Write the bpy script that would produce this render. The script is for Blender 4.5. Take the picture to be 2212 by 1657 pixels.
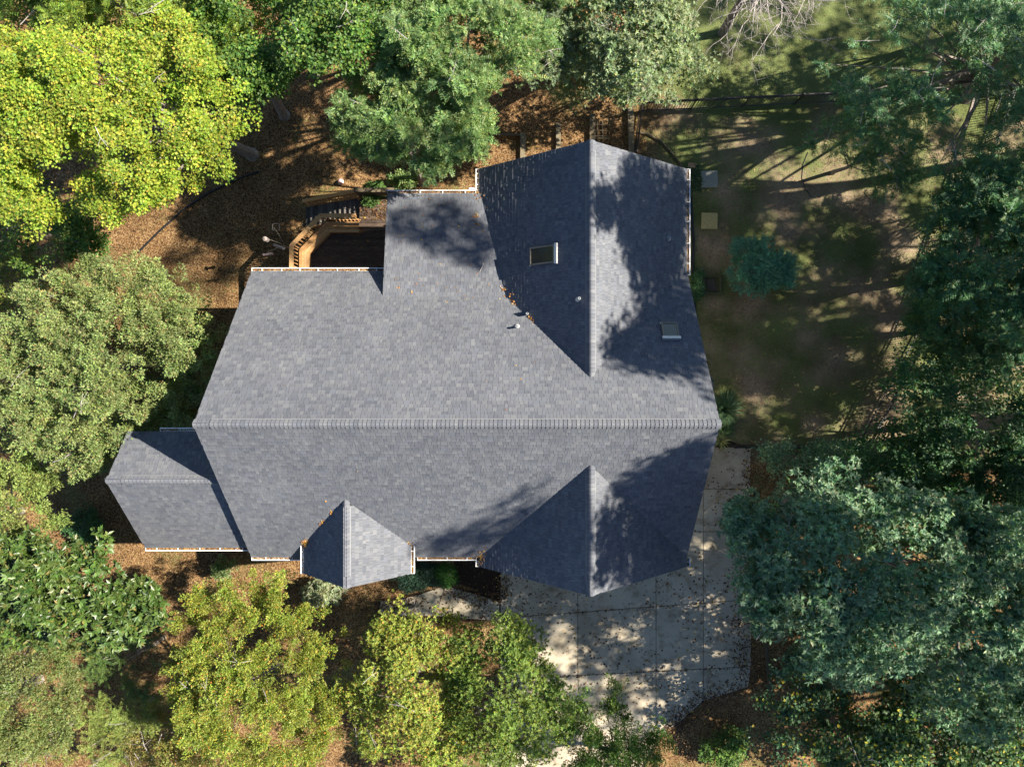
import bpy, math, random
import numpy as np
from mathutils import Vector, Matrix

# ------------------------------------------------------------------ scene, camera, light
for o in list(bpy.data.objects):
    bpy.data.objects.remove(o, do_unlink=True)
SC = bpy.context.scene
COL = SC.collection
random.seed(7)
RNG = np.random.default_rng(11)

CAMZ = 32.0            # metres above the ground
F = 1475.0             # focal length in units of a 2212 px wide frame
NX, NY = 1140.0, 791.0 # where the vertical line under the drone meets the frame

cam_d = bpy.data.cameras.new('drone_camera')
cam = bpy.data.objects.new('drone_camera', cam_d)
COL.objects.link(cam)
cam.location = (0, 0, CAMZ)
cam.rotation_euler = (0, 0, 0)
cam_d.sensor_fit = 'HORIZONTAL'
cam_d.sensor_width = 36.0
cam_d.lens = 36.0 * F / 2212.0
cam_d.shift_x = -(NX - 1106.0) / 2212.0
cam_d.shift_y = -(828.5 - NY) / 2212.0
cam_d.clip_start = 0.1
cam_d.clip_end = 2000
SC.camera = cam

SUN = Vector((1.0, 0.178, 0.862)).normalized()
world = bpy.data.worlds.new('World')
SC.world = world
world.use_nodes = True
wn = world.node_tree.nodes
bg = wn['Background']
sky = wn.new('ShaderNodeTexSky')
sky.sky_type = 'NISHITA'
sky.sun_disc = False
sky.sun_elevation = math.asin(SUN.z)
sky.sun_rotation = math.atan2(SUN.x, SUN.y)
sky.air_density = 1.0
sky.dust_density = 0.3
sky.ozone_density = 4.0
world.node_tree.links.new(sky.outputs[0], bg.inputs[0])
bg.inputs[1].default_value = 0.055

sl = bpy.data.lights.new('sun', 'SUN')
sl.energy = 5.0
sl.angle = math.radians(0.55)
sl.color = (1.0, 0.93, 0.80)
so = bpy.data.objects.new('sun', sl)
COL.objects.link(so)
so.location = (60, 10, 60)
so.rotation_euler = SUN.to_track_quat('Z', 'Y').to_euler()

SC.view_settings.view_transform = 'Standard'
SC.view_settings.look = 'None'
SC.view_settings.exposure = 1.55
SC.view_settings.gamma = 1.0
SC.view_settings.use_curve_mapping = False
SC.render.engine = 'CYCLES'
SC.cycles.use_denoising = True
SC.cycles.max_bounces = 6
SC.cycles.diffuse_bounces = 3
SC.cycles.glossy_bounces = 2
SC.cycles.transmission_bounces = 3
SC.cycles.caustics_reflective = False
SC.cycles.caustics_refractive = False

# ------------------------------------------------------------------ helpers
def P(px, py, z=0.0):
    """the point at height z seen at a place in the photograph (2212 px wide scale)"""
    d = (CAMZ - z) / F
    return Vector(((px - NX) * d, -(py - NY) * d, z))

def tag(o, label=None, cat=None, group=None, kind=None):
    if label: o['label'] = label
    if cat: o['category'] = cat
    if group: o['group'] = group
    if kind: o['kind'] = kind
    return o

def link(o, parent=None):
    COL.objects.link(o)
    if parent is not None:
        o.parent = parent
        o.matrix_parent_inverse = parent_inv(parent)
    return o

_pinv = {}
def parent_inv(p):
    # world matrix of a parent built from its own loc / rot (parents are never more than two deep)
    m = Matrix.Identity(4)
    q = p
    mats = []
    while q is not None:
        mats.append(Matrix.LocRotScale(q.location, q.rotation_euler, q.scale))
        q = q.parent
    # children are written in world space, every group root keeps its own place
    for k in reversed(mats):
        m = m @ k
    return m.inverted()

def empty(name, loc, label, cat, group=None):
    o = bpy.data.objects.new(name, None)
    o.location = loc
    o.empty_display_size = 0.2
    COL.objects.link(o)
    return tag(o, label, cat, group)

def np_mesh(name, verts, faces, mat, cols=None, smooth=False):
    """verts (N,3); faces: list of (M,k) integer arrays; cols (N,3) linear colours per vertex"""
    me = bpy.data.meshes.new(name)
    verts = np.asarray(verts, dtype=np.float32)
    if not isinstance(faces, (list, tuple)):
        faces = [faces]
    loops, starts = [], []
    s = 0
    for f in faces:
        f = np.asarray(f, dtype=np.int32)
        if f.size == 0: continue
        loops.append(f.ravel())
        k = f.shape[1]
        starts.append(s + np.arange(f.shape[0], dtype=np.int32) * k)
        s += f.size
    loops = np.concatenate(loops); starts = np.concatenate(starts)
    me.vertices.add(len(verts)); me.vertices.foreach_set('co', verts.ravel())
    me.loops.add(len(loops)); me.loops.foreach_set('vertex_index', loops)
    me.polygons.add(len(starts)); me.polygons.foreach_set('loop_start', starts)
    me.polygons.foreach_set('use_smooth', np.full(len(starts), bool(smooth)))
    me.update(calc_edges=True)
    if cols is not None:
        a = me.color_attributes.new('tint', 'FLOAT_COLOR', 'POINT')
        c = np.ones((len(verts), 4), dtype=np.float32); c[:, :3] = cols
        a.data.foreach_set('color', c.ravel())
    me.materials.append(mat)
    return me

def obj(name, me, parent=None):
    return link(bpy.data.objects.new(name, me), parent)

class MB:
    """collects simple solids for one mesh"""
    def __init__(s): s.v, s.f, s.c = [], [], []
    def add(s, vs, fs, col=None):
        b = len(s.v)
        s.v += [tuple(x) for x in vs]
        s.f += [tuple(i + b for i in f) for f in fs]
        s.c += [col or (1, 1, 1)] * len(vs)
    def prism(s, a, b, c, d, e1, col=None):
        """quad a b c d swept by vector e1"""
        q = [Vector(x) for x in (a, b, c, d)]
        e1 = Vector(e1)
        vs = q + [x + e1 for x in q]
        s.add(vs, [(3, 2, 1, 0), (4, 5, 6, 7), (0, 1, 5, 4), (1, 2, 6, 5), (2, 3, 7, 6), (3, 0, 4, 7)], col)
    def box(s, lo, hi, col=None):
        x0, y0, z0 = lo; x1, y1, z1 = hi
        s.prism((x0, y0, z0), (x1, y0, z0), (x1, y1, z0), (x0, y1, z0), (0, 0, z1 - z0), col)
    def bar(s, p, q, w, h, up=(0, 0, 1), col=None):
        """beam from p to q, width w (sideways), height h (along up), centred"""
        p, q = Vector(p), Vector(q)
        d = (q - p).normalized(); up = Vector(up)
        sd = d.cross(up)
        if sd.length < 1e-5: sd = Vector((1, 0, 0))
        sd.normalize(); u = sd.cross(d).normalized()
        a = sd * w / 2; b = u * h / 2
        s.prism(p - a - b, p + a - b, p + a + b, p - a + b, q - p, col)
    def tube(s, pts, rad, n=6, col=None):
        pts = [Vector(p) for p in pts]
        if not hasattr(rad, '__len__'): rad = [rad] * len(pts)
        vs, fs = [], []
        ref = Vector((0.3, 0.9, 0.2)).normalized()
        for i, p in enumerate(pts):
            d = (pts[min(i + 1, len(pts) - 1)] - pts[max(i - 1, 0)])
            d = d.normalized() if d.length > 1e-6 else Vector((0, 0, 1))
            a = d.cross(ref)
            if a.length < 0.05: a = d.cross(Vector((1, 0, 0)))
            a.normalize(); b = d.cross(a)
            for k in range(n):
                t = 2 * math.pi * k / n
                vs.append(p + (a * math.cos(t) + b * math.sin(t)) * rad[i])
        for i in range(len(pts) - 1):
            for k in range(n):
                k2 = (k + 1) % n
                fs.append((i * n + k, i * n + k2, (i + 1) * n + k2, (i + 1) * n + k))
        fs.append(tuple(range(n))[::-1]); fs.append(tuple((len(pts) - 1) * n + k for k in range(n)))
        s.add(vs, fs, col)
    def lathe(s, prof, c, n=14, col=None):
        vs, fs = [], []
        for r, z in prof:
            for k in range(n):
                t = 2 * math.pi * k / n
                vs.append((c[0] + r * math.cos(t), c[1] + r * math.sin(t), c[2] + z))
        for i in range(len(prof) - 1):
            for k in range(n):
                k2 = (k + 1) % n
                fs.append((i * n + k, i * n + k2, (i + 1) * n + k2, (i + 1) * n + k))
        fs.append(tuple(range(n))[::-1]); fs.append(tuple((len(prof) - 1) * n + k for k in range(n)))
        s.add(vs, fs, col)
    def mesh(s, name, mat, smooth=False, cols=False):
        me = bpy.data.meshes.new(name)
        me.from_pydata(s.v, [], s.f)
        if smooth:
            for p in me.polygons: p.use_smooth = True
        if cols:
            a = me.color_attributes.new('tint', 'FLOAT_COLOR', 'POINT')
            for i, c in enumerate(s.c): a.data[i].color = (*c, 1)
        me.materials.append(mat)
        return me
    def build(s, name, mat, parent=None, smooth=False, cols=False):
        return obj(name, s.mesh(name, mat, smooth, cols), parent)

# ------------------------------------------------------------------ materials
def mat_new(name):
    m = bpy.data.materials.new(name); m.use_nodes = True
    nt = m.node_tree
    return m, nt, nt.nodes, nt.links, nt.nodes['Principled BSDF']

def N(nodes, t, **kw):
    n = nodes.new(t)
    for k, v in kw.items(): setattr(n, k, v)
    return n

def ramp(nodes, stops):
    r = nodes.new('ShaderNodeValToRGB')
    el = r.color_ramp.elements
    while len(el) < len(stops): el.new(0.5)
    for e, (p, c) in zip(el, stops):
        e.position = p; e.color = (*c, 1)
    return r

def plain(name, col, rough=0.6, metal=0.0, var=0.25, scale=30, spec=0.4, coat=None):
    m, nt, nd, lk, b = mat_new(name)
    tc = N(nd, 'ShaderNodeTexCoord')
    no = N(nd, 'ShaderNodeTexNoise'); no.inputs['Scale'].default_value = scale
    no.inputs['Detail'].default_value = 5
    r = ramp(nd, [(0.3, tuple(c * (1 - var) for c in col)), (0.72, tuple(min(1, c * (1 + var * 0.6)) for c in col))])
    lk.new(tc.outputs['Object'], no.inputs['Vector'])
    lk.new(no.outputs['Fac'], r.inputs[0])
    lk.new(r.outputs[0], b.inputs['Base Color'])
    b.inputs['Roughness'].default_value = rough
    b.inputs['Metallic'].default_value = metal
    b.inputs['Specular IOR Level'].default_value = spec
    return m

def leaf_mat(name, trans=0.38, rough=0.5, spec=0.35, tgain=(1.1, 1.25, 0.6)):
    m, nt, nd, lk, b = mat_new(name)
    at = N(nd, 'ShaderNodeAttribute', attribute_name='tint')
    lk.new(at.outputs['Color'], b.inputs['Base Color'])
    b.inputs['Roughness'].default_value = rough
    b.inputs['Specular IOR Level'].default_value = spec
    tr = N(nd, 'ShaderNodeBsdfTranslucent')
    mx = N(nd, 'ShaderNodeMix', data_type='RGBA', blend_type='MULTIPLY')
    mx.inputs[0].default_value = 1.0
    lk.new(at.outputs['Color'], mx.inputs[6]); mx.inputs[7].default_value = (*tgain, 1)
    lk.new(mx.outputs[2], tr.inputs['Color'])
    ms = N(nd, 'ShaderNodeMixShader'); ms.inputs[0].default_value = trans
    lk.new(b.outputs[0], ms.inputs[1]); lk.new(tr.outputs[0], ms.inputs[2])
    lk.new(ms.outputs[0], nd['Material Output'].inputs['Surface'])
    return m

M = {}
M['leaf'] = leaf_mat('leaf')
M['gloss_leaf'] = leaf_mat('gloss_leaf', trans=0.15, rough=0.4, spec=0.42)
M['needle'] = leaf_mat('needle', trans=0.2, rough=0.6, spec=0.25)
M['bark'] = plain('bark', (0.25, 0.215, 0.185), 0.9, var=0.5, scale=14, spec=0.15)
M['dead_wood'] = plain('dead_wood', (0.42, 0.37, 0.35), 0.85, var=0.3, scale=9, spec=0.2)
M['white'] = plain('white_paint', (0.80, 0.80, 0.79), 0.45, var=0.06, scale=6)
M['wall'] = plain('painted_siding', (0.62, 0.60, 0.55), 0.6, var=0.08, scale=3)
M['black_metal'] = plain('black_metal', (0.032, 0.028, 0.026), 0.45, var=0.3, scale=20, spec=0.5)
M['felt'] = plain('roof_felt', (0.035, 0.036, 0.04), 0.9, var=0.2, spec=0.1)
M['pvc'] = plain('grey_plastic', (0.45, 0.46, 0.47), 0.55, var=0.15, scale=40)
M['lead'] = plain('flashing', (0.55, 0.55, 0.54), 0.4, metal=0.5, var=0.15, scale=18)
M['bronze'] = plain('bronze_frame', (0.20, 0.17, 0.13), 0.45, var=0.2, scale=18)
M['vent'] = plain('ridge_vent', (0.19, 0.19, 0.195), 0.75, var=0.15, scale=40)
M['paver_grey'] = plain('grey_paver', (0.23, 0.235, 0.20), 0.85, var=0.22, scale=26)
M['paver_tan'] = plain('tan_paver', (0.42, 0.33, 0.14), 0.85, var=0.25, scale=14)
M['brick'] = plain('clay', (0.40, 0.24, 0.14), 0.85, var=0.25, scale=30)
M['moss_wood'] = plain('mossy_wood', (0.085, 0.085, 0.035), 0.9, var=0.5, scale=18)
M['stick'] = plain('dark_stick', (0.10, 0.085, 0.08), 0.8, var=0.4, scale=30)
M['soil'] = plain('dark_mulch', (0.045, 0.028, 0.02), 0.95, var=0.7, scale=28, spec=0.1)
M['black_edge'] = plain('black_edging', (0.012, 0.012, 0.013), 0.6, var=0.2)
M['feeder'] = plain('feeder_plastic', (0.34, 0.28, 0.25), 0.4, var=0.15, scale=20)
M['feeder_red'] = plain('feeder_red', (0.36, 0.26, 0.24), 0.5, var=0.2)
M['terracotta'] = plain('pale_red_ball', (0.62, 0.42, 0.40), 0.6, var=0.35, scale=9)
M['hose'] = plain('hose', (0.20, 0.17, 0.10), 0.5, var=0.2)
M['hose_blue'] = plain('hose_blue', (0.02, 0.05, 0.16), 0.5, var=0.2)

def glass():
    m, nt, nd, lk, b = mat_new('skylight_glass')
    b.inputs['Base Color'].default_value = (0.05, 0.045, 0.04, 1)
    b.inputs['Roughness'].default_value = 0.08
    b.inputs['Specular IOR Level'].default_value = 0.6
    return m
M['glass'] = glass()

def shingle_mat():
    m, nt, nd, lk, b = mat_new('asphalt_shingle')
    at = N(nd, 'ShaderNodeAttribute', attribute_name='tint')
    tc = N(nd, 'ShaderNodeTexCoord')
    no = N(nd, 'ShaderNodeTexNoise'); no.inputs['Scale'].default_value = 90; no.inputs['Detail'].default_value = 3
    lk.new(tc.outputs['Object'], no.inputs['Vector'])
    n2 = N(nd, 'ShaderNodeTexNoise'); n2.inputs['Scale'].default_value = 0.55; n2.inputs['Detail'].default_value = 4
    lk.new(tc.outputs['Object'], n2.inputs['Vector'])
    r = ramp(nd, [(0.25, (0.72, 0.72, 0.72)), (0.75, (1.22, 1.22, 1.22))])
    r2 = ramp(nd, [(0.3, (0.90, 0.90, 0.91)), (0.7, (1.08, 1.07, 1.06))])
    lk.new(no.outputs['Fac'], r.inputs[0]); lk.new(n2.outputs['Fac'], r2.inputs[0])
    a = N(nd, 'ShaderNodeMix', data_type='RGBA', blend_type='MULTIPLY'); a.inputs[0].default_value = 1
    c = N(nd, 'ShaderNodeMix', data_type='RGBA', blend_type='MULTIPLY'); c.inputs[0].default_value = 1
    lk.new(at.outputs['Color'], a.inputs[6]); lk.new(r.outputs[0], a.inputs[7])
    lk.new(a.outputs[2], c.inputs[6]); lk.new(r2.outputs[0], c.inputs[7])
    lk.new(c.outputs[2], b.inputs['Base Color'])
    b.inputs['Roughness'].default_value = 0.88
    b.inputs['Specular IOR Level'].default_value = 0.25
    bp = N(nd, 'ShaderNodeBump'); bp.inputs['Strength'].default_value = 0.12; bp.inputs['Distance'].default_value = 0.002
    lk.new(no.outputs['Fac'], bp.inputs['Height']); lk.new(bp.outputs[0], b.inputs['Normal'])
    return m
M['shingle'] = shingle_mat()

def wood_mat(name, c0, c1, c2, axis=0, scale=3.0):
    m, nt, nd, lk, b = mat_new(name)
    tc = N(nd, 'ShaderNodeTexCoord'); mp = N(nd, 'ShaderNodeMapping')
    sc = [22, 22, 22]; sc[axis] = 1.6
    mp.inputs['Scale'].default_value = sc
    no = N(nd, 'ShaderNodeTexNoise'); no.inputs['Scale'].default_value = scale; no.inputs['Detail'].default_value = 6
    oi = N(nd, 'ShaderNodeObjectInfo')
    lk.new(tc.outputs['Object'], mp.inputs['Vector']); lk.new(mp.outputs[0], no.inputs['Vector'])
    r = ramp(nd, [(0.28, c0), (0.5, c1), (0.75, c2)])
    ad = N(nd, 'ShaderNodeMath', operation='MULTIPLY_ADD'); ad.inputs[1].default_value = 0.28
    lk.new(oi.outputs['Random'], ad.inputs[0])
    s2 = N(nd, 'ShaderNodeMath', operation='SUBTRACT'); s2.inputs[1].default_value = 0.14
    lk.new(no.outputs['Fac'], s2.inputs[0]); lk.new(s2.outputs[0], ad.inputs[2])
    lk.new(ad.outputs[0], r.inputs[0]); lk.new(r.outputs[0], b.inputs['Base Color'])
    b.inputs['Roughness'].default_value = 0.8; b.inputs['Specular IOR Level'].default_value = 0.2
    return m
M['cedar'] = wood_mat('weathered_cedar', (0.26, 0.13, 0.05), (0.46, 0.255, 0.105), (0.55, 0.35, 0.18), axis=0)
M['deck_wood'] = wood_mat('dark_deck_wood', (0.035, 0.025, 0.02), (0.085, 0.06, 0.045), (0.17, 0.12, 0.085), axis=0)
M['tread_wood'] = wood_mat('grey_tread_wood', (0.05, 0.045, 0.045), (0.12, 0.11, 0.10), (0.22, 0.19, 0.17), axis=1)
M['timber'] = wood_mat('old_timber', (0.07, 0.055, 0.035), (0.15, 0.12, 0.075), (0.24, 0.20, 0.13), axis=1)

def concrete_mat():
    m, nt, nd, lk, b = mat_new('concrete')
    tc = N(nd, 'ShaderNodeTexCoord')
    n1 = N(nd, 'ShaderNodeTexNoise'); n1.inputs['Scale'].default_value = 0.5; n1.inputs['Detail'].default_value = 6
    n2 = N(nd, 'ShaderNodeTexNoise'); n2.inputs['Scale'].default_value = 30; n2.inputs['Detail'].default_value = 4
    oi = N(nd, 'ShaderNodeObjectInfo')
    lk.new(tc.outputs['Object'], n1.inputs['Vector']); lk.new(tc.outputs['Object'], n2.inputs['Vector'])
    r = ramp(nd, [(0.3, (0.34, 0.290, 0.215)), (0.52, (0.45, 0.388, 0.295)), (0.75, (0.53, 0.465, 0.36))])
    r2 = ramp(nd, [(0.3, (0.8, 0.8, 0.79)), (0.6, (1.05, 1.05, 1.05))])
    lk.new(n1.outputs['Fac'], r.inputs[0]); lk.new(n2.outputs['Fac'], r2.inputs[0])
    a = N(nd, 'ShaderNodeMix', data_type='RGBA', blend_type='MULTIPLY'); a.inputs[0].default_value = 1
    lk.new(r.outputs[0], a.inputs[6]); lk.new(r2.outputs[0], a.inputs[7])
    n4 = N(nd, 'ShaderNodeTexNoise'); n4.inputs['Scale'].default_value = 1.7; n4.inputs['Detail'].default_value = 7; n4.inputs['Roughness'].default_value = .7
    lk.new(tc.outputs['Object'], n4.inputs['Vector'])
    r4 = ramp(nd, [(0.36, (0.62, 0.58, 0.52)), (0.5, (1, 1, 1))]); lk.new(n4.outputs['Fac'], r4.inputs[0])
    a4 = N(nd, 'ShaderNodeMix', data_type='RGBA', blend_type='MULTIPLY'); a4.inputs[0].default_value = 1
    lk.new(a.outputs[2], a4.inputs[6]); lk.new(r4.outputs[0], a4.inputs[7]); a = a4
    h = N(nd, 'ShaderNodeHueSaturation')
    v = N(nd, 'ShaderNodeMath', operation='MULTIPLY_ADD'); v.inputs[1].default_value = 0.14; v.inputs[2].default_value = 0.93
    lk.new(oi.outputs['Random'], v.inputs[0]); lk.new(v.outputs[0], h.inputs['Value']); lk.new(a.outputs[2], h.inputs['Color'])
    lk.new(h.outputs[0], b.inputs['Base Color'])
    b.inputs['Roughness'].default_value = 0.9; b.inputs['Specular IOR Level'].default_value = 0.2
    return m
M['concrete'] = concrete_mat()

def ground_mat():
    """leaf litter everywhere, thin grass and moss coming through on the lawns (by place and by noise)"""
    m, nt, nd, lk, b = mat_new('leaf_litter_and_lawn')
    geo = N(nd, 'ShaderNodeTexCoord'); P_ = geo.outputs['Object']
    vo = N(nd, 'ShaderNodeTexVoronoi'); vo.inputs['Scale'].default_value = 22
    lk.new(P_, vo.inputs['Vector'])
    litter = ramp(nd, [(0.0, (0.05, 0.029, 0.017)), (0.25, (0.105, 0.057, 0.026)), (0.5, (0.175, 0.096, 0.040)),
                       (0.75, (0.235, 0.14, 0.062)), (1.0, (0.31, 0.21, 0.11))])
    sp = N(nd, 'ShaderNodeSeparateColor'); lk.new(vo.outputs['Color'], sp.inputs[0])
    lk.new(sp.outputs[0], litter.inputs[0])
    n0 = N(nd, 'ShaderNodeTexNoise'); n0.inputs['Scale'].default_value = 0.45; n0.inputs['Detail'].default_value = 5
    lk.new(P_, n0.inputs['Vector'])
    n1 = N(nd, 'ShaderNodeTexNoise'); n1.inputs['Scale'].default_value = 7; n1.inputs['Detail'].default_value = 6
    lk.new(P_, n1.inputs['Vector'])
    grass = ramp(nd, [(0.28, (0.05, 0.066, 0.024)), (0.45, (0.10, 0.125, 0.043)), (0.6, (0.155, 0.18, 0.062)), (0.78, (0.25, 0.245, 0.105))])
    n3 = N(nd, 'ShaderNodeTexNoise'); n3.inputs['Scale'].default_value = 26; n3.inputs['Detail'].default_value = 5
    lk.new(P_, n3.inputs['Vector']); lk.new(n3.outputs['Fac'], grass.inputs[0])
    soil = ramp(nd, [(0.3, (0.17, 0.130, 0.092)), (0.7, (0.41, 0.315, 0.22))])
    lk.new(n1.outputs['Fac'], soil.inputs[0])
    # how much of the place is lawn
    sx = N(nd, 'ShaderNodeSeparateXYZ'); lk.new(P_, sx.inputs[0])
    right = N(nd, 'ShaderNodeMapRange', interpolation_type='SMOOTHSTEP')
    right.inputs['From Min'].default_value = 5.0; right.inputs['From Max'].default_value = 7.5
    lk.new(sx.outputs['X'], right.inputs['Value'])
    yup = N(nd, 'ShaderNodeMapRange', interpolation_type='SMOOTHSTEP')
    yup.inputs['From Min'].default_value = -5.0; yup.inputs['From Max'].default_value = -3.4
    lk.new(sx.outputs['Y'], yup.inputs['Value'])
    lawn = N(nd, 'ShaderNodeMath', operation='MULTIPLY'); lk.new(right.outputs[0], lawn.inputs[0]); lk.new(yup.outputs[0], lawn.inputs[1])
    far = N(nd, 'ShaderNodeMapRange', interpolation_type='SMOOTHSTEP')
    far.inputs['From Min'].default_value = 11.5; far.inputs['From Max'].default_value = 13.0
    lk.new(sx.outputs['Y'], far.inputs['Value'])
    base = N(nd, 'ShaderNodeMath', operation='MULTIPLY_ADD'); base.inputs[1].default_value = 0.19; base.inputs[2].default_value = 0.16
    lk.new(lawn.outputs[0], base.inputs[0])
    b2 = N(nd, 'ShaderNodeMath', operation='MULTIPLY'); lk.new(far.outputs[0], b2.inputs[0]); lk.new(lawn.outputs[0], b2.inputs[1])
    b3 = N(nd, 'ShaderNodeMath', operation='MULTIPLY_ADD'); b3.inputs[1].default_value = 0.22
    lk.new(b2.outputs[0], b3.inputs[0]); lk.new(base.outputs[0], b3.inputs[2])
    thr = N(nd, 'ShaderNodeMath', operation='ADD'); lk.new(n0.outputs['Fac'], thr.inputs[0]); lk.new(b3.outputs[0], thr.inputs[1])
    fine = N(nd, 'ShaderNodeMath', operation='MULTIPLY_ADD'); fine.inputs[1].default_value = 0.5
    lk.new(n1.outputs['Fac'], fine.inputs[0]); lk.new(thr.outputs[0], fine.inputs[2])
    gm = N(nd, 'ShaderNodeMapRange', interpolation_type='SMOOTHSTEP')
    gm.inputs['From Min'].default_value = 0.92; gm.inputs['From Max'].default_value = 1.24
    lk.new(fine.outputs[0], gm.inputs['Value'])
    # on the lawn the ground between the blades is bare soil with a few leaves
    mxs = N(nd, 'ShaderNodeMix', data_type='RGBA')
    ml = N(nd, 'ShaderNodeMath', operation='MULTIPLY'); ml.inputs[1].default_value = 0.72
    lk.new(lawn.outputs[0], ml.inputs[0])
    lk.new(ml.outputs[0], mxs.inputs[0]); lk.new(litter.outputs[0], mxs.inputs[6]); lk.new(soil.outputs[0], mxs.inputs[7])
    mx = N(nd, 'ShaderNodeMix', data_type='RGBA')
    lk.new(gm.outputs[0], mx.inputs[0]); lk.new(mxs.outputs[2], mx.inputs[6]); lk.new(grass.outputs[0], mx.inputs[7])
    # broad tone variation (damp and dry ground)
    nb = N(nd, 'ShaderNodeTexNoise'); nb.inputs['Scale'].default_value = 0.8; nb.inputs['Detail'].default_value = 4
    lk.new(P_, nb.inputs['Vector'])
    rb = ramp(nd, [(0.3, (0.7, 0.68, 0.66)), (0.7, (1.15, 1.15, 1.15))]); lk.new(nb.outputs['Fac'], rb.inputs[0])
    mb = N(nd, 'ShaderNodeMix', data_type='RGBA', blend_type='MULTIPLY'); mb.inputs[0].default_value = 1
    lk.new(mx.outputs[2], mb.inputs[6]); lk.new(rb.outputs[0], mb.inputs[7])
    lk.new(mb.outputs[2], b.inputs['Base Color'])
    b.inputs['Roughness'].default_value = 0.95; b.inputs['Specular IOR Level'].default_value = 0.12
    bp = N(nd, 'ShaderNodeBump'); bp.inputs['Strength'].default_value = 0.4; bp.inputs['Distance'].default_value = 0.05
    ad = N(nd, 'ShaderNodeMath', operation='ADD'); lk.new(vo.outputs['Distance'], ad.inputs[0]); lk.new(n3.outputs['Fac'], ad.inputs[1])
    lk.new(ad.outputs[0], bp.inputs['Height']); lk.new(bp.outputs[0], b.inputs['Normal'])
    return m
M['ground'] = ground_mat()

# ------------------------------------------------------------------ ground
g = MB()
g.add([(-400, -400, 0), (400, -400, 0), (400, 400, 0), (-400, 400, 0)], [(0, 1, 2, 3)])
ground = tag(g.build('ground', M['ground']), 'ground strewn with brown leaves, thin grass on the yard', None, None, 'structure')

# ------------------------------------------------------------------ the house
E = 5.45                # eave height
PITCH = 10 / 12
XL, XR = -10.75, 6.19   # rakes of the main roof
YT, YB = 3.69, -7.42    # its eaves
YR = (YT + YB) / 2
ZR = E + (YT - YR) * PITCH
WX, WH = 2.15, 4.04     # wing ridge and half span
WYT, WYB = 7.67, -7.80
WZ = E + WH * PITCH
EX, EH, EZ = -6.5, 2.04, 5.95   # entry gable
EZR = EZ + EH * PITCH
EYB = -7.92
SX0, SY0, SZ0 = -5.46, 6.70, 5.50   # shed roof over the sun room
SY1, SZ1 = 2.63, 6.335
AX = -14.9              # annex
AYR, AZR = -4.04, 7.89
AYB, AYT = -7.06, -2.43
AZB, AZT = 5.42, 6.60

def z_main(x, y): return min(E + (YT - y) * PITCH, E + (y - YB) * PITCH) if XL <= x <= XR and YB <= y <= YT else -9
def z_wing(x, y): return E + (WH - abs(x - WX)) * PITCH if abs(x - WX) <= WH and WYB <= y <= WYT else -9
def z_entry(x, y):
    return EZ + (EH - abs(x - EX)) * PITCH if abs(x - EX) <= EH and EYB <= y <= -4.9 else -9
SHS = (SZ1 - SZ0) / (SY1 - SY0)
def z_shed(x, y): return SZ0 + (y - SY0) * SHS if SX0 <= x <= 0.5 and SY1 - 0.6 <= y <= SY0 else -9
def z_top(x, y): return max(z_main(x, y), z_wing(x, y), z_entry(x, y), z_shed(x, y))

house = empty('house', (0, 0, 0), 'large two storey house under a grey shingled roof of crossing gables, filling the middle', 'house')

TONES = [(0.106, 0.112, 0.129), (0.118, 0.124, 0.140), (0.128, 0.133, 0.148), (0.137, 0.142, 0.155), (0.121, 0.129, 0.150), (0.149, 0.153, 0.164), (0.096, 0.103, 0.121)]
TW = [0.20, 0.24, 0.2, 0.14, 0.12, 0.05, 0.05]
EXPO = 0.143
WIDTHS = [0.09, 0.12, 0.15, 0.18, 0.22]

def tab_geo(w, lam):
    """one shingle in its own frame: x along the course, y up the slope, z out of the roof; the double-layer tabs have a thick lower edge"""
    l = EXPO + 0.02
    h0, h1 = (0.0145, 0.0070) if lam else (0.006, 0.0052)
    return [(0, 0, 0), (w, 0, 0), (w, 0, h0), (0, 0, h0), (w, .045, h1), (0, .045, h1), (w, l, .0025), (0, l, .0025)]

class RoofPlane:
    def __init__(s, name, origin, along, up, length, slope, zf, own, drop=0.3):
        s.o = np.array(origin, float); s.a = np.array(along, float); s.u = np.array(up, float)
        s.a /= np.linalg.norm(s.a); s.u /= np.linalg.norm(s.u)
        s.n = np.cross(s.a, s.u)
        if s.n[2] < 0:
            s.o = s.o + s.a * length; s.a = -s.a; s.n = np.cross(s.a, s.u)
        s.L, s.S, s.name = length, slope, name
        s.tabs = []
        nc = int(math.ceil(slope / EXPO))
        for i in range(nc):
            y = i * EXPO
            x = -random.uniform(0, 0.2)
            while x < length:
                w = random.choice(WIDTHS)
                x0, x1 = max(x, 0), min(x + w, length)
                x += w
                if x1 - x0 < 0.03: continue
                c = s.o + s.a * (x0 + x1) / 2 + s.u * (y + EXPO / 2)
                if own(c[0], c[1], c[2]) is False: continue
                s.tabs.append((x0, y, x1 - x0, random.choices(range(len(TONES)), TW)[0], random.random() < 0.45, c))

def over(drop=0.16):
    """keeps a shingle only where no other roof lies well above it"""
    return lambda x, y, z: False if z_top(x, y) > z + drop else True

cosp = 1 / math.sqrt(1 + PITCH ** 2)
def plane_rect(name, ax, eave_y, ridge_y, x0, x1, ez, rz, keep):
    run = ridge_y - eave_y
    S = math.hypot(run, rz - ez)
    return RoofPlane(name, (x0, eave_y, ez), (1, 0, 0), (0, run, rz - ez), x1 - x0, S, None, keep)
def plane_rect_y(name, eave_x, ridge_x, y0, y1, ez, rz, keep):
    run = ridge_x - eave_x
    S = math.hypot(run, rz - ez)
    return RoofPlane(name, (eave_x, y0, ez), (0, 1, 0), (run, 0, rz - ez), y1 - y0, S, None, keep)

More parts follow.
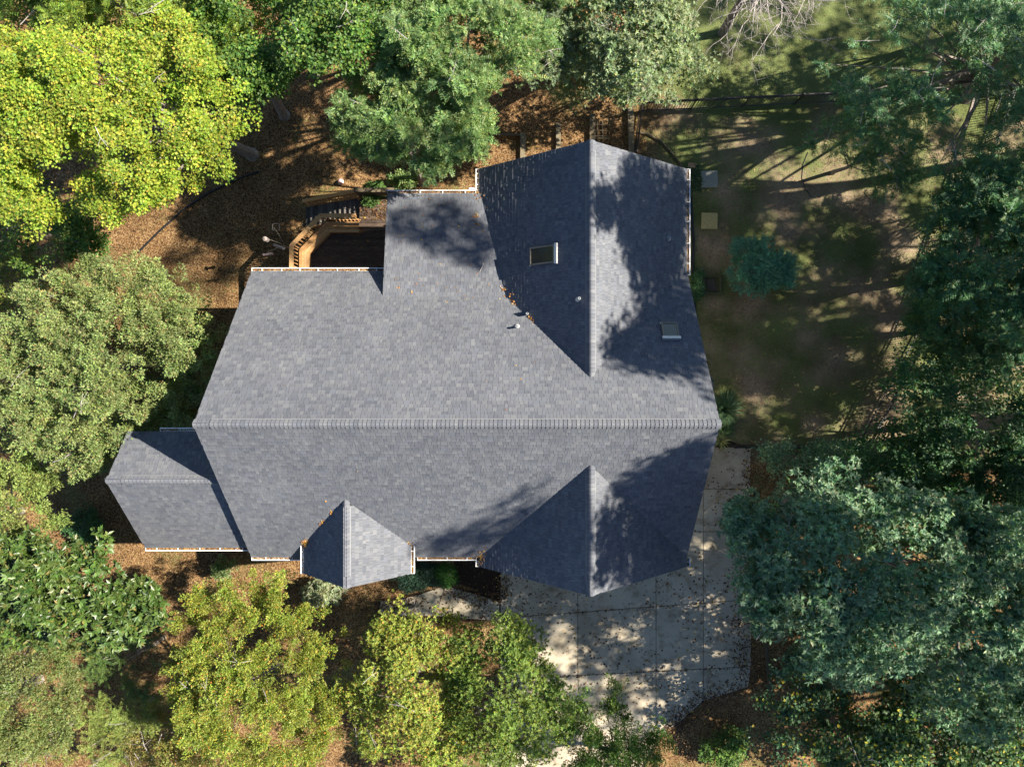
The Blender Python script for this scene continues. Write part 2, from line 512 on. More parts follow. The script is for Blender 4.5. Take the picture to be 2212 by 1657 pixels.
k = over()
pl_main = [plane_rect('t', 0, YT, YR, XL, XR, E, ZR, k), plane_rect('b', 0, YB, YR, XL, XR, E, ZR, k)]
pl_wing = [plane_rect_y('l', WX - WH, WX, WYB, WYT, E, WZ, k), plane_rect_y('r', WX + WH, WX, WYB, WYT, E, WZ, k)]
pl_entry = [plane_rect_y('l', EX - EH, EX, EYB, -5.0, EZ, EZR, k), plane_rect_y('r', EX + EH, EX, EYB, -5.0, EZ, EZR, k)]
pl_shed = [RoofPlane('s', (SX0, SY0, SZ0), (1, 0, 0), (0, SY1 - 0.1 - SY0, (SY1 - 0.1 - SY0) * SHS), 5.0, math.hypot(SY1 - SY0 - 0.1, (SY1 - 0.1 - SY0) * SHS), None, k)]
pl_annex = [plane_rect('b', 0, AYB, AYR, AX, XL + 0.45, AZB, AZR, lambda *a: True), plane_rect('t', 0, AYT, AYR, AX, XL + 0.45, AZT, AZR, lambda *a: True)]

def slab(name, quads, thick, mat, parent, label=None):
    mb = MB()
    for q in quads:
        q = [Vector(p) for p in q]
        n = (q[1] - q[0]).cross(q[2] - q[0]).normalized()
        if n.z < 0: q = q[::-1]; n = -n
        off = n * 0.006
        mb.prism(*[p - off for p in q], -n * thick)
    o = mb.build(name, mat, parent)
    o.data.materials.append(M['felt'])
    for i, p in enumerate(o.data.polygons):
        if i % 6 == 0: p.material_index = 1     # the covered upper face
    if label: o['label'] = label
    return o

TH = 0.13
roof_main = slab('main_roof', [[(XL, YT, E), (XR, YT, E), (XR, YR, ZR), (XL, YR, ZR)], [(XL, YB, E), (XR, YB, E), (XR, YR, ZR), (XL, YR, ZR)]], TH, M['white'], house, 'widest roof, its long ridge running across the house')
def wing_quads(ya, yb): return [[(WX - WH, ya, E), (WX - WH, yb, E), (WX, yb, WZ), (WX, ya, WZ)], [(WX + WH, ya, E), (WX + WH, yb, E), (WX, yb, WZ), (WX, ya, WZ)]]
# the wing stops where it runs under the main roof
def wing_part(ya, s):
    # quad corners: at the eave it reaches the main eave, at the ridge it reaches the main slope
    ye = YT - 0.1 if s > 0 else YB + 0.1
    yr = (YT - (WZ - E) / PITCH - 0.1) if s > 0 else (YB + (WZ - E) / PITCH + 0.1)
    return [[(WX - WH, ya, E), (WX - WH, ye, E), (WX, yr, WZ), (WX, ya, WZ)], [(WX + WH - .003, ya, E), (WX + WH - .003, ye, E), (WX, yr, WZ), (WX, ya, WZ)]]
roof_wing = slab('gable_roof', wing_part(WYT, 1) + wing_part(WYB, -1), TH, M['white'], house, 'tall cross gable roof running from the back of the house to the driveway')
eyr = YB + (EZR - E) / PITCH + 0.1; eye = YB + (EZ - E) / PITCH + 0.1
roof_entry = slab('entry_roof', [[(EX - EH, EYB, EZ), (EX - EH, eye, EZ), (EX, eyr, EZR), (EX, EYB, EZR)], [(EX + EH, EYB, EZ), (EX + EH, eye, EZ), (EX, eyr, EZR), (EX, EYB, EZR)]], TH, M['white'], house, 'small steep gable roof over the entry')
roof_shed = slab('shed_roof', [[(SX0, SY0, SZ0), (-1.9, SY0, SZ0), (-0.75, SY1, SZ1), (SX0, SY1, SZ1)]], TH, M['white'], house, 'low sloped roof beside the deck')
roof_annex = slab('annex_roof', [[(AX, AYB, AZB), (XL + .45, AYB, AZB), (XL + .45, AYR, AZR), (AX, AYR, AZR)], [(AX, AYT, AZT), (XL + .45, AYT, AZT), (XL + .45, AYR, AZR), (AX, AYR, AZR)]], TH, M['white'], house, 'smaller side roof left of the main roof')

# shingles: the 300 nearest the lens are single objects on the main roof, the rest one mesh per roof
single = []
for pi, p in enumerate(pl_main):
    for t in p.tabs:
        single.append((float(np.linalg.norm(t[5] - np.array([0, 0, CAMZ]))), pi, t))
single.sort(key=lambda a: a[0])
# keep clear of the ridge caps
single = [s for s in single if abs(s[2][5][1] - YR) > 0.22][:300]
single_set = {id(s[2]) for s in single}

FACES_T = [(3, 2, 4, 5), (5, 4, 6, 7), (0, 1, 2, 3), (0, 3, 5, 7), (1, 6, 4, 2)]
def build_shingles(planes, parent):
    vs, q, t, cs = [], [], [], []
    for p in planes:
        for tb in p.tabs:
            if id(tb) in single_set: continue
            x, y, w, tone, lam, c = tb
            loc = np.array(tab_geo(w - 0.008, lam))
            b = len(vs)
            jit = random.uniform(0.93, 1.07)
            for l in loc:
                vs.append(p.o + p.a * (x + l[0]) + p.u * (y + l[1]) + p.n * l[2])
                cs.append(tuple(ch * jit for ch in TONES[tone]))
            q += [tuple(i + b for i in f) for f in FACES_T]
    me = np_mesh('shingle', np.array(vs), [np.array(q)], M['shingle'], np.array(cs))
    return tag(obj('shingles', me, parent), kind='stuff')
build_shingles(pl_main, roof_main); build_shingles(pl_wing, roof_wing); build_shingles(pl_entry, roof_entry)
build_shingles(pl_shed, roof_shed); build_shingles(pl_annex, roof_annex)

_tabmesh = {}
for d, pi, tb in single:
    p = pl_main[pi]
    x, y, w, tone, lam, c = tb
    wq = round(w, 2)
    key = (pi, wq, tone, lam)
    if key not in _tabmesh:
        loc = tab_geo(max(wq, 0.03) - 0.008, lam)
        R = np.stack([p.a, p.u, p.n], axis=0)
        vs = np.array(loc) @ R
        _tabmesh[key] = np_mesh('shingle', vs, [np.array(FACES_T)], M['shingle'], np.array([TONES[tone]] * 8))
    o = bpy.data.objects.new('shingle', _tabmesh[key])
    o.location = p.o + p.a * x + p.u * y
    COL.objects.link(o); o.parent = roof_main

# ridges: a low vent strip and bent cap shingles laid one over the other
def ridge(parent, a, b, side, half, vent=(0.5, 0.0), pitch=PITCH):
    a, b = Vector(a), Vector(b)
    d = (b - a).normalized(); L = (b - a).length
    side = Vector(side).normalized()
    mb = MB()
    va, vb = a + d * vent[0], b - d * vent[1]
    w = half + 0.018
    for sgn in (-1, 1):
        e = side * sgn * w
        lo = Vector((0, 0, -w * pitch))
        q = [va + Vector((0, 0, .022)), vb + Vector((0, 0, .022)), vb + e + lo + Vector((0, 0, .022)), va + e + lo + Vector((0, 0, .022))]
        if sgn > 0: q = q[::-1]
        mb.prism(*q, (0, 0, -0.03))
    mb.build('ridge_vent', M['vent'], parent)
    n = int(L / 0.139)
    meshes = []
    for tone in range(len(TONES)):
        prof = []
        for i in range(7):
            t = (i - 3) / 3.0
            off = t * half
            z = 0.036 - (abs(off) * pitch) * (0.18 + 0.82 * abs(t) ** .9)
            prof.append((off, z))
        vs = []
        l = 0.168
        for (yy, dz) in ((0, 0.034), (l, 0.006)):
            for off, z in prof: vs.append(side * off + d * yy + Vector((0, 0, z + dz)))
        for off, z in prof: vs.append(side * off + Vector((0, 0, z + 0.033)))
        for off, z in prof: vs.append(side * off * 1.01 - d * 0.022 + Vector((0, 0, z - 0.004)))
        fs = [(i, i + 1, i + 8, i + 7) for i in range(6)] + [(21 + i, 22 + i, 15 + i, 14 + i) for i in range(6)]
        me = bpy.data.meshes.new('ridge_cap')
        me.from_pydata(vs, [], fs)
        at = me.color_attributes.new('tint', 'FLOAT_COLOR', 'POINT')
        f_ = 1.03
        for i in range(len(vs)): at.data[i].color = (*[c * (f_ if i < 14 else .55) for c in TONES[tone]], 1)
        me.materials.append(M['shingle'])
        meshes.append(me)
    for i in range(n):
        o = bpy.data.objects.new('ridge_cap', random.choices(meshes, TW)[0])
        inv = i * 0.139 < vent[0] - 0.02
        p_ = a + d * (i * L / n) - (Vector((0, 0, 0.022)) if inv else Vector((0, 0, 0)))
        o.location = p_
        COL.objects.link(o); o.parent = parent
RC = 0.155
ridge(roof_main, (XL, YR, ZR), (XR, YR, ZR), (0, 1, 0), RC, (0.55, 0.45))
ridge(roof_wing, (WX, WYT, WZ), (WX, YT - (WZ - E) / PITCH + .0, WZ), (1, 0, 0), RC, (0.3, 0.0))
ridge(roof_wing, (WX, WYB, WZ), (WX, YB + (WZ - E) / PITCH - .0, WZ), (1, 0, 0), RC, (0.5, 0.2))
ridge(roof_entry, (EX, EYB, EZR), (EX, eyr - .1, EZR), (1, 0, 0), RC * .9, (0.4, 0.25))
ridge(roof_annex, (AX, AYR, AZR), (XL + .2, AYR, AZR), (0, 1, 0), RC, (0.5, 0.0))

# walls
wl = MB()
def gable_x(x0, x1, y0, y1, yr, ze0, ze1, zr):
    v = [(x0, y0, 0), (x0, y1, 0), (x0, y1, ze1), (x0, yr, zr), (x0, y0, ze0)]
    v += [(x1, b_, c_) for a_, b_, c_ in v]
    wl.add(v, [(0, 1, 2, 3, 4), (9, 8, 7, 6, 5), (0, 4, 9, 5), (1, 6, 7, 2), (2, 7, 8, 3), (3, 8, 9, 4), (0, 5, 6, 1)])
def gable_y(y0, y1, x0, x1, xr, ze, zr):
    v = [(x0, y0, 0), (x1, y0, 0), (x1, y0, ze), (xr, y0, zr), (x0, y0, ze)]
    v += [(a_, y1, c_) for a_, b_, c_ in v]
    wl.add(v, [(4, 3, 2, 1, 0), (5, 6, 7, 8, 9), (0, 1, 6, 5), (1, 2, 7, 6), (2, 3, 8, 7), (3, 4, 9, 8), (4, 0, 5, 9)])
dz = 0.2
gable_x(XL + .3, XR - .3, YB + .4, YT - .4, YR, E + .4 * PITCH - dz, E + .4 * PITCH - dz, ZR - dz)
gable_y(WYB + .3, WYT - .3, WX - WH + .4, WX + WH - .35, WX, E + .35 * PITCH - dz, WZ - dz)
gable_y(EYB + .3, -6.5, EX - EH + .35, EX + EH - .35, EX, EZ + .3 * PITCH - dz, EZR - dz)
wl.box((SX0 + .3, 3.0, 0), (-1.0, SY0 - .4, SZ0 - .1))
gable_x(AX + .3, XL + .35, AYB + .4, AYT - .3, AYR, AZB + .4 * PITCH - dz, AZT + .3 * PITCH - dz, AZR - dz)
wl.build('wall', M['wall'], house)

# gutters with hangers and leaves lying in them
def gutter(p, q, out, hang=0.75, debris=0.7, tone=0):
    p, q = Vector(p), Vector(q); out = Vector(out).normalized()
    mb = MB()
    w = 0.125; t = 0.018; hgt = 0.11
    top = -0.02
    d = (q - p)
    def strip(x0, x1, z0, z1):
        a = p + out * x0 + Vector((0, 0, z0)); b = p + out * x1 + Vector((0, 0, z0))
        c = p + out * x1 + Vector((0, 0, z1)); e = p + out * x0 + Vector((0, 0, z1))
        mb.prism(a, b, c, e, d)
    strip(0.004, 0.012, top - hgt, top)                 # back
    strip(0.012, w - t, top - hgt, top - hgt + 0.008)   # bottom
    strip(w - t, w + 0.012, top - hgt, top)             # front lip
    dn = d.normalized()
    for e, s_ in ((p, 1), (q, -1)):
        b_ = e + out * 0.013 + Vector((0, 0, top - hgt + .009))
        mb.prism(b_, b_ + out * (w - t - .014), b_ + out * (w - t - .014) + Vector((0, 0, hgt - .012)), b_ + Vector((0, 0, hgt - .012)), dn * 0.01 * s_)
    gt = mb.build('gutter', M['white'], house)
    L = d.length
    n = max(1, int(L / hang))
    for i in range(n):
        c = p + dn * (L * (i + 0.5) / n + random.uniform(-.05, .05))
        h = MB(); h.bar(c + out * 0.0125 + Vector((0, 0, top - .012)), c + out * (w - t - .001) + Vector((0, 0, top - .012)), 0.028, 0.01)
        h.build('hanger', M['white'], gt)
    if debris > 0:
        cnt = int(L * 260 * debris)
        pos = np.array(p)[None] + np.outer(RNG.random(cnt) * L, np.array(dn)) + np.outer(0.02 + RNG.random(cnt) * 0.07, np.array(out))
        pos[:, 2] += top - hgt + 0.035 + RNG.random(cnt) * 0.045
        LITTER.append((pos, gt))
    return gt

LITTER = []
gutter((XL, YT, E), (SX0 - .02, YT, E), (0, 1, 0), debris=.9)
gutter((SX0, SY0, SZ0), (WX - WH - .13, SY0, SZ0), (0, 1, 0), debris=.7)
gutter((WX - WH, WYT, E), (WX - WH, SY0 + .14, E), (-1, 0, 0), hang=.4, debris=.3)
gutter((WX + WH, WYT, E), (WX + WH, YT - .15, E), (1, 0, 0), hang=.72, debris=.5)
gutter((XL, YB, E), (EX - EH - .14, YB, E), (0, -1, 0), hang=.7, debris=.5)
gutter((EX - EH, EYB, EZ), (EX - EH, -6.75, EZ), (-1, 0, 0), hang=.5, debris=.15)
gutter((EX + EH, EYB, EZ), (EX + EH, -6.75, EZ), (1, 0, 0), hang=.55, debris=1.0)
gutter((EX + EH + .16, YB, E), (WX - WH - .1, YB, E), (0, -1, 0), hang=.7, debris=1.0)
gutter((WX - WH, WYB, E), (WX - WH, YB - .17, E), (-1, 0, 0), hang=.3, debris=1.0)
gutter((WX + WH, WYB, E), (WX + WH, YB - .03, E), (1, 0, 0), hang=.3, debris=.5)
gutter((AX, AYB, AZB), (XL + .05, AYB, AZB), (0, -1, 0), hang=.72, debris=1.0)
gutter((AX + 1.2, AYT, AZT), (XL + .12, AYT, AZT), (0, 1, 0), hang=1.1, debris=.2)

def quads_np(pos, size, nrm_jit, palette, probs, asp=(0.6, 0.95)):
    n = len(pos)
    az = RNG.random(n) * 2 * np.pi
    nrm = np.stack([RNG.normal(0, nrm_jit, n), RNG.normal(0, nrm_jit, n), np.ones(n)], 1)
    nrm /= np.linalg.norm(nrm, axis=1)[:, None]
    d = np.stack([np.cos(az), np.sin(az), np.zeros(n)], 1)
    d -= nrm * (d * nrm).sum(1)[:, None]; d /= np.linalg.norm(d, axis=1)[:, None]
    s = np.cross(nrm, d)
    L = size * RNG.uniform(0.65, 1.3, n); W = L * RNG.uniform(asp[0], asp[1], n)
    d = d * L[:, None]; s = s * W[:, None]
    v = np.stack([pos - d * .5, pos + s * .5 - d * .05, pos + d * .5, pos - s * .5 - d * .05], 1).reshape(-1, 3)
    f = np.arange(n * 4).reshape(n, 4)
    c = np.array(palette)[RNG.choice(len(palette), n, p=probs)] * RNG.uniform(0.7, 1.25, n)[:, None]
    return v, f, np.repeat(c, 4, axis=0)

DRY = [(0.42, 0.20, 0.06), (0.22, 0.10, 0.04), (0.52, 0.30, 0.10), (0.11, 0.05, 0.03), (0.55, 0.36, 0.05)]
DRYP = [0.3, 0.27, 0.18, 0.17, 0.08]
for pos, gt in LITTER:
    v, f, c = quads_np(pos, 0.05, 0.5, DRY, DRYP)
    tag(obj('leaf_litter', np_mesh('leaf_litter', v, f, M['leaf'], c), gt), kind='stuff')

# downspout boots
mb = MB(); c = P(1019, 409, 5.45); mb.box((c.x - .1, c.y - .05, 5.34), (c.x + .10, c.y + .05, 5.47)); mb.build('downspout', M['white'], house)
# white window heads on the yard side wall
for py0, py1, zz in ((455, 508, 4.7), (563, 592, 4.7)):
    a, b_ = P(1489, py0, zz), P(1489, py1, zz)
    mb = MB(); mb.box((5.8, b_.y, zz - .06), (6.44, a.y, zz)); mb.build('window_cornice', M['white'], house)

# skylights
def skylight(center, along, up, w, h, pale_up, gcol):
    """a curb with a bevelled frame, flashing at its upper end, a pane set into it"""
    c = Vector(center); a = Vector(along).normalized(); u = Vector(up).normalized(); n = a.cross(u)
    if n.z < 0: n = -n
    mb = MB()
    t = 0.05
    def q(x0, x1, y0, y1, z0, z1, m):
        b0 = c + a * x0 + u * y0 + n * z0
        m.prism(b0, b0 + a * (x1 - x0), b0 + a * (x1 - x0) + u * (y1 - y0), b0 + u * (y1 - y0), n * (z1 - z0))
    W, H = w / 2, h / 2
    q(-W, W, -H, -H + t, -.02, .11, mb); q(-W, W, H - t, H, -.02, .11, mb)
    q(-W, -W + t, -H + t, H - t, -.02, .11, mb); q(W - t, W, -H + t, H - t, -.02, .11, mb)
    sk = mb.build('skylight', M['bronze'], house)
    fl = MB()
    if pale_up: q(-W - .04, W + .04, H + .002, H + .11, -.02, .115, fl); q(-W - .02, W + .02, -H - .06, -H - .002, -.02, .03, fl)
    else: q(-W - .04, W + .04, -H - .11, -H - .002, -.02, .07, fl); q(-W - .02, W + .02, H + .002, H + .04, -.02, .08, fl)
    fl.build('flashing', M['lead'], sk)
    pn = MB(); q(-W + t + .002, W - t - .002, -H + t + .002, H - t - .002, 0.06, 0.085, pn)
    pn.build('pane', M['glass'], sk)
    return sk
sx0 = .565
skylight((sx0, 3.97, E + (sx0 - (WX - WH)) * PITCH), (0, 1, 0), (1, 0, PITCH), .64, 1.12, True, None)
yy = 1.26
skylight((5.1, yy, E + (YT - yy) * PITCH), (1, 0, 0), (0, -1, PITCH), .58, .68, True, None)

# plumbing vents
def vent_pipe(x, y, z, h, parent=house):
    mb = MB()
    mb.lathe([(0.045, -.12), (0.045, h), (0.03, h), (0.03, h - .12)], (x, y, z), 12)
    o = mb.build('vent_pipe', M['pvc'], parent)
    b = MB(); b.lathe([(0.115, -.10), (0.105, .0), (0.06, .07), (0.047, .08)], (x, y, z), 12)
    b.build('flange', M['lead'], o)
def on_roof(px, py, fn):
    z = 7.0
    for _ in range(40):
        p = P(px, py, z); z = 0.5 * z + 0.5 * fn(p.x, p.y)
    return P(px, py, z)
p = on_roof(1250, 647, z_wing); vent_pipe(p.x, p.y, p.z, .38)
p = on_roof(1117, 706, z_main); vent_pipe(p.x, p.y, p.z, .34)
p = on_roof(1443, 516, z_wing); vent_pipe(p.x, p.y, p.z, .3)
p = on_roof(1139, 679, z_main); vent_pipe(p.x, p.y, p.z - .05, .42)  # added pipe, set where the shadow of the wing pipe falls

# ------------------------------------------------------------------ driveway and walk: every poured slab its own piece
def slab_piece(pts, parent, z0=-0.08, z1=0.03, mat=None, name='slab'):
    pts = [Vector((p.x, p.y, 0)) for p in pts]
    area = sum(pts[i].x * pts[(i + 1) % len(pts)].y - pts[(i + 1) % len(pts)].x * pts[i].y for i in range(len(pts)))
    if area < 0: pts = pts[::-1]
    c = sum(pts, Vector()) / len(pts)
    # shrink edges by 9 mm for the joint
    out = []
    n = len(pts)
    for i in range(n):
        a, b, d = pts[i - 1], pts[i], pts[(i + 1) % n]
        e1 = (b - a).normalized(); e2 = (d - b).normalized()
        n1 = Vector((-e1.y, e1.x, 0)); n2 = Vector((-e2.y, e2.x, 0))
        m_ = (n1 + n2); m_ = m_ / max(0.3, m_.length_squared) * 2
        out.append(b + m_ * 0.011)
    mb = MB()
    vs = [(p.x, p.y, z0) for p in out] + [(p.x, p.y, z1 - .008) for p in out]
    ins = [p + (c - p).normalized() * 0.012 for p in out]
    vs += [(p.x, p.y, z1) for p in ins]
    fs = [tuple(range(2 * n, 3 * n))]
    for i in range(n):
        j = (i + 1) % n
        fs += [(i, j, n + j, n + i), (n + i, n + j, 2 * n + j, 2 * n + i)]
    mb.add(vs, fs)
    return mb.build(name, mat or M['concrete'], parent)

joint = MB()
jp = [P(*q) for q in ((1078, 1160), (1300, 1040), (1500, 930), (1621, 966), (1619, 1200), (1621, 1440), (1614, 1484), (1520, 1514), (1470, 1560), (1440, 1580), (1300, 1800), (1050, 1800), (1078, 1500))]
joint.add([(p.x, p.y, 0.006) for p in jp], [tuple(range(len(jp)))[::-1]])
drive = tag(joint.build('driveway', M['soil']), 'concrete driveway of large pale slabs scattered with fallen leaves', None, None, 'structure')
cols_x = [1081, 1248, 1417, 1519, 1622]
def jy(px, row):
    ys = [966, 1056, 1148, None, None, None]
    if row == 'a': return 1331 - (px - 1127) / 419.0 * 31.0
    if row == 'b': return 1459 - (px - 1229) / 384.0 * 20.0
    if row == 'c': return 1611 - (px - 1180) / 400.0 * 12.0
PP = lambda x, y: P(x, y)
rows = ['a', 'b', 'c']
# garage apron column on the right
for y0, y1 in ((966, 1056), (1056, 1148)):
    slab_piece([PP(1400, y0), PP(1519, y0), PP(1519, y1), PP(1400, y1)], drive)
    slab_piece([PP(1519, y0), PP(1622, y0), PP(1620, y1), PP(1519, y1)], drive)
slab_piece([PP(1519, 1148), PP(1620, 1148), PP(1622, jy(1622, 'a')), PP(1519, jy(1519, 'a'))], drive)
slab_piece([PP(1417, 1148), PP(1519, 1148), PP(1519, jy(1519, 'a')), PP(1417, jy(1417, 'a'))], drive)
slab_piece([PP(1248, 1148), PP(1417, 1148), PP(1417, jy(1417, 'a')), PP(1248, jy(1248, 'a'))], drive)
slab_piece([PP(1081, 1148), PP(1248, 1148), PP(1248, jy(1248, 'a')), PP(1081, jy(1081, 'a'))], drive)
for i in range(4):
    x0, x1 = cols_x[i], cols_x[i + 1]
    slab_piece([PP(x0, jy(x0, 'a')), PP(x1, jy(x1, 'a')), PP(x1, jy(x1, 'b')), PP(x0, jy(x0, 'b'))], drive)
slab_piece([PP(1081, jy(1081, 'b')), PP(1248, jy(1248, 'b')), PP(1254, jy(1254, 'c')), PP(1081, jy(1081, 'c'))], drive)
slab_piece([PP(1248, jy(1248, 'b')), PP(1417, jy(1417, 'b')), PP(1417, 1600), PP(1254, jy(1254, 'c'))], drive)
slab_piece([PP(1417, jy(1417, 'b')), PP(1519, jy(1519, 'b')), PP(1519, 1513), PP(1469, 1558), PP(1440, 1577), PP(1417, 1600)], drive)
slab_piece([PP(1519, jy(1519, 'b')), PP(1622, jy(1622, 'b')), PP(1616, 1483), PP(1519, 1513)], drive)
slab_piece([PP(1060, jy(1060, 'c')), PP(1254, jy(1254, 'c')), PP(1200, 1800), PP(1020, 1800)], drive)
slab_piece([PP(1254, jy(1254, 'c')), PP(1417, 1600), PP(1300, 1800), PP(1200, 1800)], drive)
# walk to the entry
wk = MB()
wp = [P(*q) for q in ((1079, 1285), (960, 1266), (900, 1280), (850, 1290), (818, 1294), (815, 1330), (860, 1340), (960, 1345), (1079, 1338))]
wk.add([(p.x, p.y, 0.004) for p in wp], [tuple(range(len(wp)))])
walk = tag(wk.build('path', M['soil']), 'curved concrete walk between the driveway and the entry', None, None, 'structure')
slab_piece([PP(1079, 1300), PP(1050, 1290), PP(1040, 1338), PP(1079, 1340)], walk)
slab_piece([PP(1050, 1290), PP(962, 1264), PP(940, 1330), PP(1040, 1338)], walk)
slab_piece([PP(962, 1264), PP(905, 1284), PP(855, 1296), PP(850, 1330), PP(940, 1330)], walk)
slab_piece([PP(855, 1296), PP(822, 1298), PP(818, 1326), PP(850, 1330)], walk)
# dark planting bed by the garage
bd = MB()
bp_ = [P(*q) for q in ((985, 1205), (1072, 1215), (1083, 1250), (1085, 1278), (1060, 1288), (1000, 1262), (960, 1262))]
bd.add([(p.x, p.y, 0.012) for p in bp_], [tuple(range(len(bp_)))[::-1]])
tag(bd.build('mulch_ground', M['soil']), 'dark mulch bed in the corner by the garage wall', None, None, 'structure')

# ------------------------------------------------------------------ deck
deck = empty('deck', (-7.5, 4.8, 0), 'wooden deck with built in bench and stairs tucked between two roofs', 'deck')
DZ = 1.95
poly = [(-10.0, 3.35), (-10.0, 5.1), (-8.78, 6.33), (-5.2, 6.33), (-5.2, 3.35)]
y = 3.36; i = 0
def xleft(y): return -10.0 if y < 5.1 else -10.0 + (y - 5.1) / 1.23 * 1.22
while y < 6.3:
    x0 = xleft(y + .07)
    mb = MB(); mb.box((x0, y, DZ - .035 + random.uniform(-.003, .003)), (-5.2, y + .137, DZ + random.uniform(-.003, .003)))
    mb.build('deck_board', M['deck_wood'], deck); y += .146
x = -7.40   # landing boards
y = 6.33
while y < 7.45:
    mb = MB(); mb.box((-7.42, y, DZ - .10), (-5.3, y + .137, DZ - .065 + random.uniform(-.003, .003))); mb.build('deck_board', M['deck_wood'], deck); y += .146
# posts under it
for px_, py_ in ((-9.9, 5.0), (-9.9, 3.6), (-8.75, 6.25), (-7.45, 6.25), (-7.45, 7.4), (-5.5, 7.4)):
    mb = MB(); mb.box((px_ - .06, py_ - .06, 0), (px_ + .06, py_ + .06, DZ - .05)); mb.build('post', M['cedar'], deck)
# railing with a flat cap along three sides
RP = [Vector((-10.06, 3.4, 0)), Vector((-10.06, 5.12, 0)), Vector((-8.82, 6.40, 0)), Vector((-7.32, 6.40, 0))]
RZ = 2.90
def miter(path, off):
    out = []
    for i, p in enumerate(path):
        d0 = (path[i] - path[i - 1]).normalized() if i else None
        d1 = (path[i + 1] - path[i]).normalized() if i < len(path) - 1 else None
        d0 = d0 or d1; d1 = d1 or d0
        n0 = Vector((d0.y, -d0.x, 0)); n1 = Vector((d1.y, -d1.x, 0))
        m_ = n0 + n1; m_ = m_ / m_.length_squared * 2
        out.append(p + m_ * off)
    return out
def plank_run(name, path, o0, o1, z, th, mat, parent, kind_label=None):
    a, b = miter(path, o0), miter(path, o1)
    for i in range(len(path) - 1):
        d = (path[i + 1] - path[i]).normalized() * 0.002
        mb = MB()
        up = Vector((0, 0, z))
        q = [a[i] + up + d, b[i] + up + d, b[i + 1] + up - d, a[i + 1] + up - d]
        n = (q[1] - q[0]).cross(q[2] - q[0])
        if n.z < 0: q = q[::-1]
        mb.prism(*q, (0, 0, th))
        mb.build(name, mat, parent)
plank_run('rail_cap', RP, -0.095, 0.085, RZ, .035, M['cedar'], deck)
plank_run('rail', RP, -0.02, 0.02, RZ - .13, .09, M['cedar'], deck)
plank_run('rail', RP, -0.02, 0.02, DZ + .08, .09, M['cedar'], deck)
for i in range(3):
    a, b = RP[i], RP[i + 1]
    L = (b - a).length; n = int(L / .155)
    d = (b - a).normalized(); s_ = Vector((d.y, -d.x, 0))
    for j in range(n):
        c = a + d * (j + .5) * L / n + s_ * 0.045
        lean = s_ * 0.10
        mb = MB(); mb.bar(c + Vector((0, 0, DZ + .02)) + lean * 0.2, c + Vector((0, 0, RZ - .02)) , .04, .04, up=tuple(d))
        mb.build('baluster', M['cedar'], deck)
# bench
for kx in range(4):
    o0 = 0.15 + kx * 0.112
    plank_run('bench_plank', RP, o0, o0 + .104, 2.36 + random.uniform(0, .004), .035, M['cedar'], deck)
plank_run('bench_skirt', RP, .575, .60, 2.16, .19, M['cedar'], deck)
for p_ in miter(RP, .5):
    mb = MB(); mb.box((p_.x - .045, p_.y - .045 - (.1 if p_.y > 6 else 0), DZ), (p_.x + .045, p_.y + .045 - (.1 if p_.y > 6 else 0), 2.35)); mb.build('bench_leg', M['cedar'], deck)
# stairs: eleven treads down to the ground on the left
NT = 11
xs0, xs1 = -10.25, -7.44
for i in range(NT):
    t = i / (NT - 1)
    xx = xs1 - .265 * (i + .5)
    zz = DZ - .10 - (DZ - .1) * (i + 1) / (NT + 1)
    for h_ in (0, 1):
        mb = MB(); x0 = xx - .135 + h_ * .137
        mb.box((x0, 6.52, zz - .035), (x0 + .128, 7.42, zz + random.uniform(-.002, .003))); mb.build('tread', M['tread_wood'], deck)
def rail_z(x, base): return base + (DZ - .1) * (x - xs0) / (xs1 - xs0)
for yy_ in (6.49, 7.45):
    mb = MB()
    mb.bar((xs0, yy_, .02), (xs1, yy_, DZ - .18), .04, .24); mb.build('stringer', M['cedar'], deck)
yy_ = 7.50
mb = MB(); mb.bar((xs0, yy_, rail_z(xs0, .93)), (xs1 + .05, yy_, rail_z(xs1, .93)), .14, .036); mb.build('rail_cap', M['cedar'], deck)
mb = MB(); mb.bar((xs0, yy_, rail_z(xs0, .82)), (xs1, yy_, rail_z(xs1, .82)), .035, .085); mb.build('rail', M['cedar'], deck)
mb = MB(); mb.bar((xs0, yy_, rail_z(xs0, .22)), (xs1, yy_, rail_z(xs1, .22)), .035, .085); mb.build('rail', M['cedar'], deck)
for j in range(19):
    xx = xs0 + (j + .5) * (xs1 - xs0) / 19
    mb = MB(); mb.bar((xx, yy_ - .035, rail_z(xx, .15)), (xx, yy_ - .035, rail_z(xx, .88)), .036, .036, up=(0, 1, 0)); mb.build('baluster', M['cedar'], deck)
for xx in (xs0 + .03, xs1):
    mb = MB(); mb.bar((xx, yy_ + .05, 0), (xx, yy_ + .05, rail_z(xx, .9)), .09, .09, up=(0, 1, 0)); mb.build('post', M['cedar'], deck)
mb = MB(); mb.box((-7.42, 7.42, 2.84), (-5.7, 7.60, 2.88)); mb.build('rail_cap', M['timber'], deck)
mb = MB(); mb.box((-7.40, 7.46, 2.05), (-5.7, 7.52, 2.83)); mb.build('rail_panel', M['timber'], deck)

